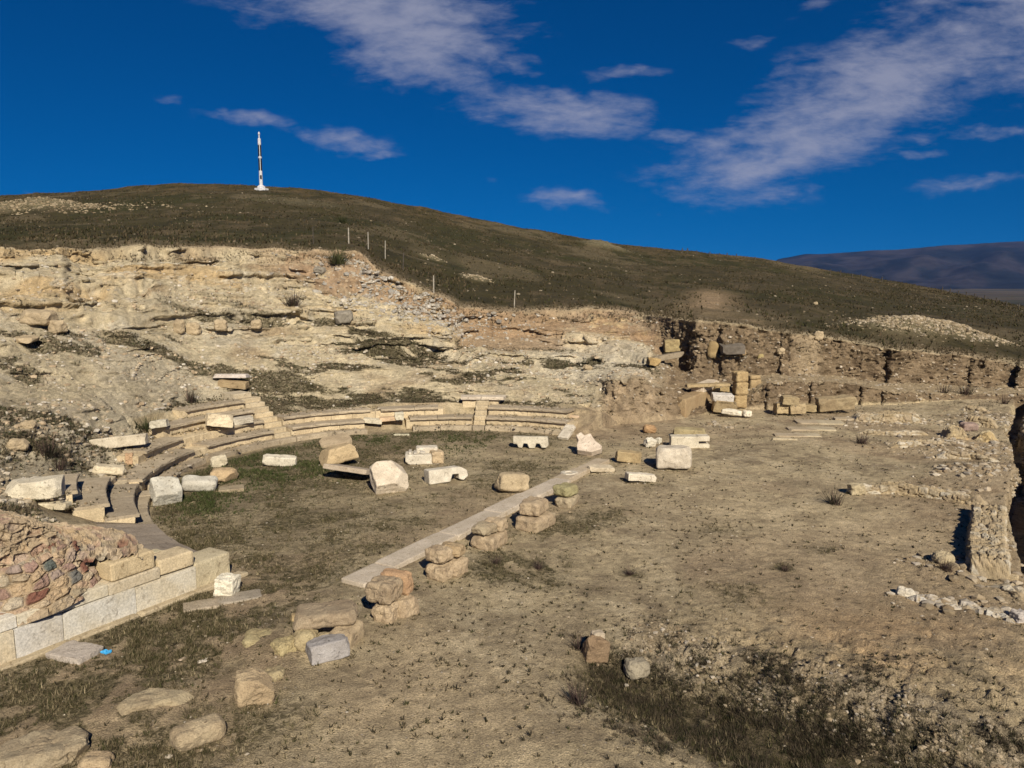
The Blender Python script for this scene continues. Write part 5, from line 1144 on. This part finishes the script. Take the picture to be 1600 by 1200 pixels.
hz = [(1440, 500, 50, 3.4, 1.9, 1500), (1510, 508, 50, 2.8, 1.6, 800), (1375, 508, 49, 2.6, 1.4, 500), (745, 466, 60, 1.3, .8, 160), (675, 417, 66, 1.0, .7, 60)]
lab = ['pale heap of excavated gravel on the rim at the right', 'lower right shoulder of excavated gravel near the frame edge', 'sparse left shoulder of the gravel heap on the rim', 'small pile of white stones on the grass below the posts', 'few pale stones on the slope beside the dark leaning post']
for k, (hx, hy, Yd, rx, ry, n) in enumerate(hz):
    c = PY(hx, hy, Yd); m = (BQ >= 6.95)*np.exp(-(((XQ-c[0])/rx)**2+((YQ-Yd)/ry)**2)*2.2); pts = pick(m, n, rr)
    rocks('gravel_heap', lab[k], pts, .04+.10*rr.random(len(pts))**2.5, [(.33, .27, .18), (.27, .215, .14), (.40, .34, .255)], 50+k, M_PEB)
m1 = (BQ >= 7.02)*(BQ < 9.8)*(.2+sst(fb2(XQ, YQ, .15, 4, 350), .0, .3))*np.where(YQ > 20, 1, 0)/np.maximum(YQ, 20)**.6
pts = pick(m1, 2600, rr); rocks('hill_stones', 'scattered small stones on the dark hillside', pts, .03+.12*rr.random(len(pts))**4, [(.20, .165, .11), (.27, .23, .17), (.15, .12, .08)], 46, M_PEB)
c = PY(60, 322, 92); m1 = (BQ > 7.3)*np.exp(-(((XQ-c[0])/8)**2+((YQ-92)/4)**2)); pts = pick(m1, 1200, rr)
rocks('gravel_heap', 'long heap of pale excavation spoil on the far left hill', pts, .06+.16*rr.random(len(pts))**2.5, [(.34, .28, .19), (.28, .22, .14)], 47, M_PEB)
# weeds and grass
DRY = [(.10, .08, .05), (.075, .06, .04), (.14, .11, .07)]
WD = [(.050, .046, .022), (.07, .056, .032), (.04, .033, .02)]
wdm = floor_m*(.35+.9*sst(n1, -.1, .4)+.4*sst(n2, 0, .4))*(1-.8*q_('gras'))*(YQ < 40)
pts = pick(wdm/np.maximum(YQ, 8)**1.0, 12000, rr); pts[:, 2] += 0
tufts('ground_weeds', 'small dark withered rosettes dotted over the bare soil', 'weeds', pts, 9, (.016+.05*rr.random(len(pts))**2.2), .015, WD, 61, spread=1.0)
gm = floor_m*q_('gras')**1.3
pts = pick(gm*np.clip(.15+sst(fb2(XQ, YQ, 2.2, 4, 360), -.2, .2), 0, 1)/np.maximum(YQ, 8)**.5, 26000, rr)
tufts('dry_grass', 'matted brown and olive grass over the orchestra and forecourt', 'grass', pts, 6, .035+.05*rr.random(len(pts)), .006, [(.06, .052, .024), (.12, .10, .055), (.22, .18, .11), (.045, .045, .018), (.09, .07, .04)], 62, spread=.95)
pts = pick(floor_m*q_('green'), 4500, rr)
tufts('green_grass', 'darker green growth at the foot of the left seats', 'grass', pts, 6, .05+.05*rr.random(len(pts)), .010, [(.045, .060, .018), (.035, .045, .015), (.07, .075, .03)], 63, spread=.8)
n5 = fb2(XQ, YQ, 2.6, 4, 444, .6)
hm = floor_m*q_('env')*np.exp(-((q_('bb')+.05)/(.42+.10*np.maximum(q_('aa'), 0)))**2)*sst(n5+.5*n2, -.25, .2)+floor_m*.35*q_('env')*np.exp(-((q_('bb')+1.15)/.35)**2)*sst(n5, .0, .3)+floor_m*.3*q_('env')*np.exp(-((q_('bb')-1.1)/.9)**2)*sst(n5, .08, .3)
pts = pick(hm, 22000, rr)
tufts('scrub', 'tangle of dark dead scrub filling the hollow at the lower right', 'scrub', pts, 9, .025+.06*rr.random(len(pts))**1.5, .0045, [(.035, .028, .019), (.055, .043, .028), (.09, .07, .048), (.032, .034, .015)], 64, spread=1.0)
lm = sl_m*q_('low')*(BQ < 5.6); lm += sl_m*np.exp(-((BQ-3.08)/.12)**2)*.8*(px_ < 960)
pts = pick(lm, 22000, rr)
tufts('slope_weeds', 'dark dry weeds in patches on the cut slope', 'weeds', pts, 7, .03+.07*rr.random(len(pts)), .014, DRY+[(.05, .055, .025)], 65, spread=.9)
rm = q_('slope')*(BQ > 6.55)*(BQ < 7.0)+(BQ >= 7.0)*(BQ < 7.12); pts = pick(rm*1.0, 6000, rr)
tufts('rim_grass', 'dry grass fringe along the rim of the excavation', 'grass', pts, 6, .06+.12*rr.random(len(pts)), .015, [(.09, .07, .04), (.14, .11, .07), (.06, .05, .03)], 66, spread=.7)
m1 = (BQ >= 7.05)*(BQ < 9.98)*(.3+sst(fb2(XQ, YQ, .2, 4, 370), -.1, .3))/np.maximum(YQ, 30)**.8*(1-q_('scar')); pts = pick(m1, 24000, rr)
tufts('hill_grass', 'tufts of dark winter grass over the hill', 'grass', pts, 4, .10+.14*rr.random(len(pts)), .04, [(.05, .042, .02), (.07, .055, .03), (.038, .038, .014), (.10, .075, .045)], 67, spread=.7)
# weeds and crumbs gathered round the feet of the stones, and in the joints of the seats
fp = []
for (x, y, z, w_, d_, rz) in FEET:
    k = int(10+22*(w_+d_)); a = rr.random(k)*6.283; q = 1/np.maximum(np.abs(np.cos(a))/(w_/2+.03), np.abs(np.sin(a))/(d_/2+.03))*(1+.12*rr.random(k))
    lx, ly = q*np.cos(a), q*np.sin(a); fp.append(np.stack([x+lx*math.cos(rz)-ly*math.sin(rz), y+lx*math.sin(rz)+ly*math.cos(rz), np.full(k, z)], 1))
fp = np.concatenate(fp); sel = rr.random(len(fp)) < .7
tufts('base_weeds', 'withered grass caught round the feet of the fallen stones', 'weeds', fp[sel], 7, .03+.05*rr.random(sel.sum()), .008, [(.06, .05, .025), (.10, .08, .045), (.16, .13, .08), (.05, .052, .02)], 71, spread=.9)
rocks('base_crumbs', 'crumbs of stone and earth round the feet of the fallen stones', fp[~sel]+rr.normal(0, .03, ((~sel).sum(), 3))*np.array([1, 1, .1]), .012+.03*rr.random((~sel).sum())**2, DIRTY, 72, M_PEB)
sp = []
for k, segs in ((0, [(59, 84), (87.8, 104), (117, 136), (141, 186)]), (1, [(61, 84), (87.8, 105), (117, 136), (141, 190), (194.5, 214)]), (2, [(62, 84), (96, 136), (141, 176), (196, 213)]), (3, [(141, 163)]), (4, [(141, 154)])):
    for (a, b) in segs:
        m = int((b-a)*9)
        for th in a+(b-a)*rr.random(m):
            if vn2(np.array([th*.35]), np.array([k*3.3]), 5)[0] < -.1: continue
            rb = R0+.42+k*STEP_D-.015 if rr.random() < .7 else R0+.42+(k-1)*STEP_D+.62*rr.random()
            x, y = P2(th, rb); sp.append((x, y, LEDGE+STEP_H*k+.005))
sp = np.array(sp); sel = rr.random(len(sp)) < .55
tufts('joint_weeds', 'weeds growing along the backs and joints of the stone seats', 'weeds', sp[sel], 7, .03+.06*rr.random(sel.sum())**1.5, .010, [(.07, .065, .03), (.12, .10, .055), (.06, .05, .03)], 73, spread=.9)
rocks('seat_crumbs', 'earth and grit lodged along the backs of the stone seats', sp[~sel], .015+.05*rr.random((~sel).sum())**2.5, DIRTY, 74, M_PEB)
# separate plants
def plant(label, px, py, size, n, seed, colors, ter=True, group=None, cat='dry plant'):
    p = T(px, py); r_ = np.random.default_rng(seed); pts = np.stack([r_.normal(0, size*.18, n), r_.normal(0, size*.14, n), np.zeros(n)], 1)
    o = tufts('dry_plant', None, None, pts, 7, size, size*.022, colors, seed, spread=.8, var=.5); o.location = p; tag(o, label, cat, group); return o
GPp = 'withered plants on the bare ground'
TW = [(.06, .04, .035), (.09, .06, .05), (.05, .045, .03)]
for i, (lb, px, py, sz, n) in enumerate([('spiky reddish-brown plant alone on the soil left of the thin rubble line', 1305, 786, .42, 14), ('small withered bush near the middle of the right-hand ground', 1345, 690, .45, 12),
    ('thin curved dry stalk plant on the upper terrace, left one', 1480, 613, .55, 8), ('fan-shaped dry plant on the upper terrace, right one', 1507, 614, .6, 12), ('dry plant by the trench in the upper right', 1570, 628, .5, 8),
    ('dark low weed left of the nearest bare patch, right of the piers', 985, 897, .16, 16), ('dark weed patch right of the nearest pier', 842, 888, .18, 22), ('dark weed cluster between the second and third piers', 775, 880, .16, 20), ('flat dark weed between the standing stone and the white stone line', 1225, 892, .16, 14),
    ('dark tuft beside the standing stone', 902, 1012, .22, 16), ('dry bush on the soil left of the scrubby hollow', 905, 1100, .26, 20), ('weeds around the boulder left of the broad wall', 1478, 890, .25, 18), ('green plant at the left end of the third bench row', 233, 672, .5, 20),
    ('shrubby dark patch above the tallest seats', 300, 628, .5, 20), ('dark bush on the far left of the cut slope', 78, 712, .5, 22), ('bush growing beside the long weathered slab', 90, 730, .4, 16), ('green shrub on the rim rubble below the posts', 528, 412, .9, 30), ('dark bush high in the pale rock', 458, 476, .7, 26),
    ('green clump on the hillside above the tallest post', 536, 345, .9, 20)]):
    plant(lb, px, py, sz, n, 500+i, [(.045, .055, .02), (.06, .06, .03)] if 'green' in lb else TW, group=GPp if i < 5 else None)
# stones large enough to count on the cut slope
GR = 'boulders lying on the cut slope'
big = [(60, 505, 1.1, .5, 'broad pale boulder at the far left of the slope'), (400, 512, .5, .4, 'squared pale stone set in the slope, left of the middle'), (345, 516, .55, .5, 'cream rounded stone in the row of stones on the slope'),
       (303, 520, .6, .55, 'square tan stone in the row of stones on the slope'), (282, 518, .45, .6, 'upright tan stone, leftmost of the row of stones'), (92, 520, .6, .5, 'round boulder among weeds at left of the slope'), (38, 532, .9, .2, 'flat ledge stone at the left slope'), (540, 502, .9, .6, 'bluish-grey boulder on the slope right of the middle'),
       (30, 700, .5, .3, 'loose stone near the far left edge above the rubble wall'), (46, 666, .4, .25, 'oval white stone low on the left slope'), (500, 424, .6, .35, 'dark grey stone under the green shrub'), (1278, 530, .45, .5, 'stone at the top of the earthen ramp in the earth wall'), (1219, 552, .4, .35, 'white stone caught in the dark cleft of the earth wall'),
       (1275, 472, .35, .3, 'single white stone on the dark grass above the earth wall'), (918, 574, .4, .25, 'white stone on the pale rock outcrop')]
for i, (px, py, w_, h_, lb) in enumerate(big):
    B('boulder', lb, 'boulder', px, py, (w_, w_*.8, h_), 20*math.sin(i), ter=True, seed=950+i, n=12, mat=M_ROCK, rad=.12, amp=.07, chips=4, chipd=.25, sink=.08, group=GR, tint=(1.15, 1.05, .88) if 'grey' not in lb else (.7, .72, .75))

# ------------------------------------------------------------------ AIR
def air():
    m = bpy.data.materials.new('air'); m.use_nodes = True; t = NT(m.node_tree); t.n.clear()
    out = t.node('ShaderNodeOutputMaterial'); v = t.node('ShaderNodeVolumePrincipled', {'Density': HAZE, 'Anisotropy': .1}); v.inputs['Color'].default_value = (.10, .34, 1.0, 1)
    t.l.new(v.outputs[0], out.inputs['Volume'])
    V, Fq = grid_box(1); c = np.array([4000, 5000, 195.]); h = np.array([10500, 8600, 240.])
    o = np_mesh('haze', V*h+c, Fq, m); tag(o, 'thin bluish air that fades the distant hills', 'haze', kind='stuff')
HAZE = 2.2e-5
air()
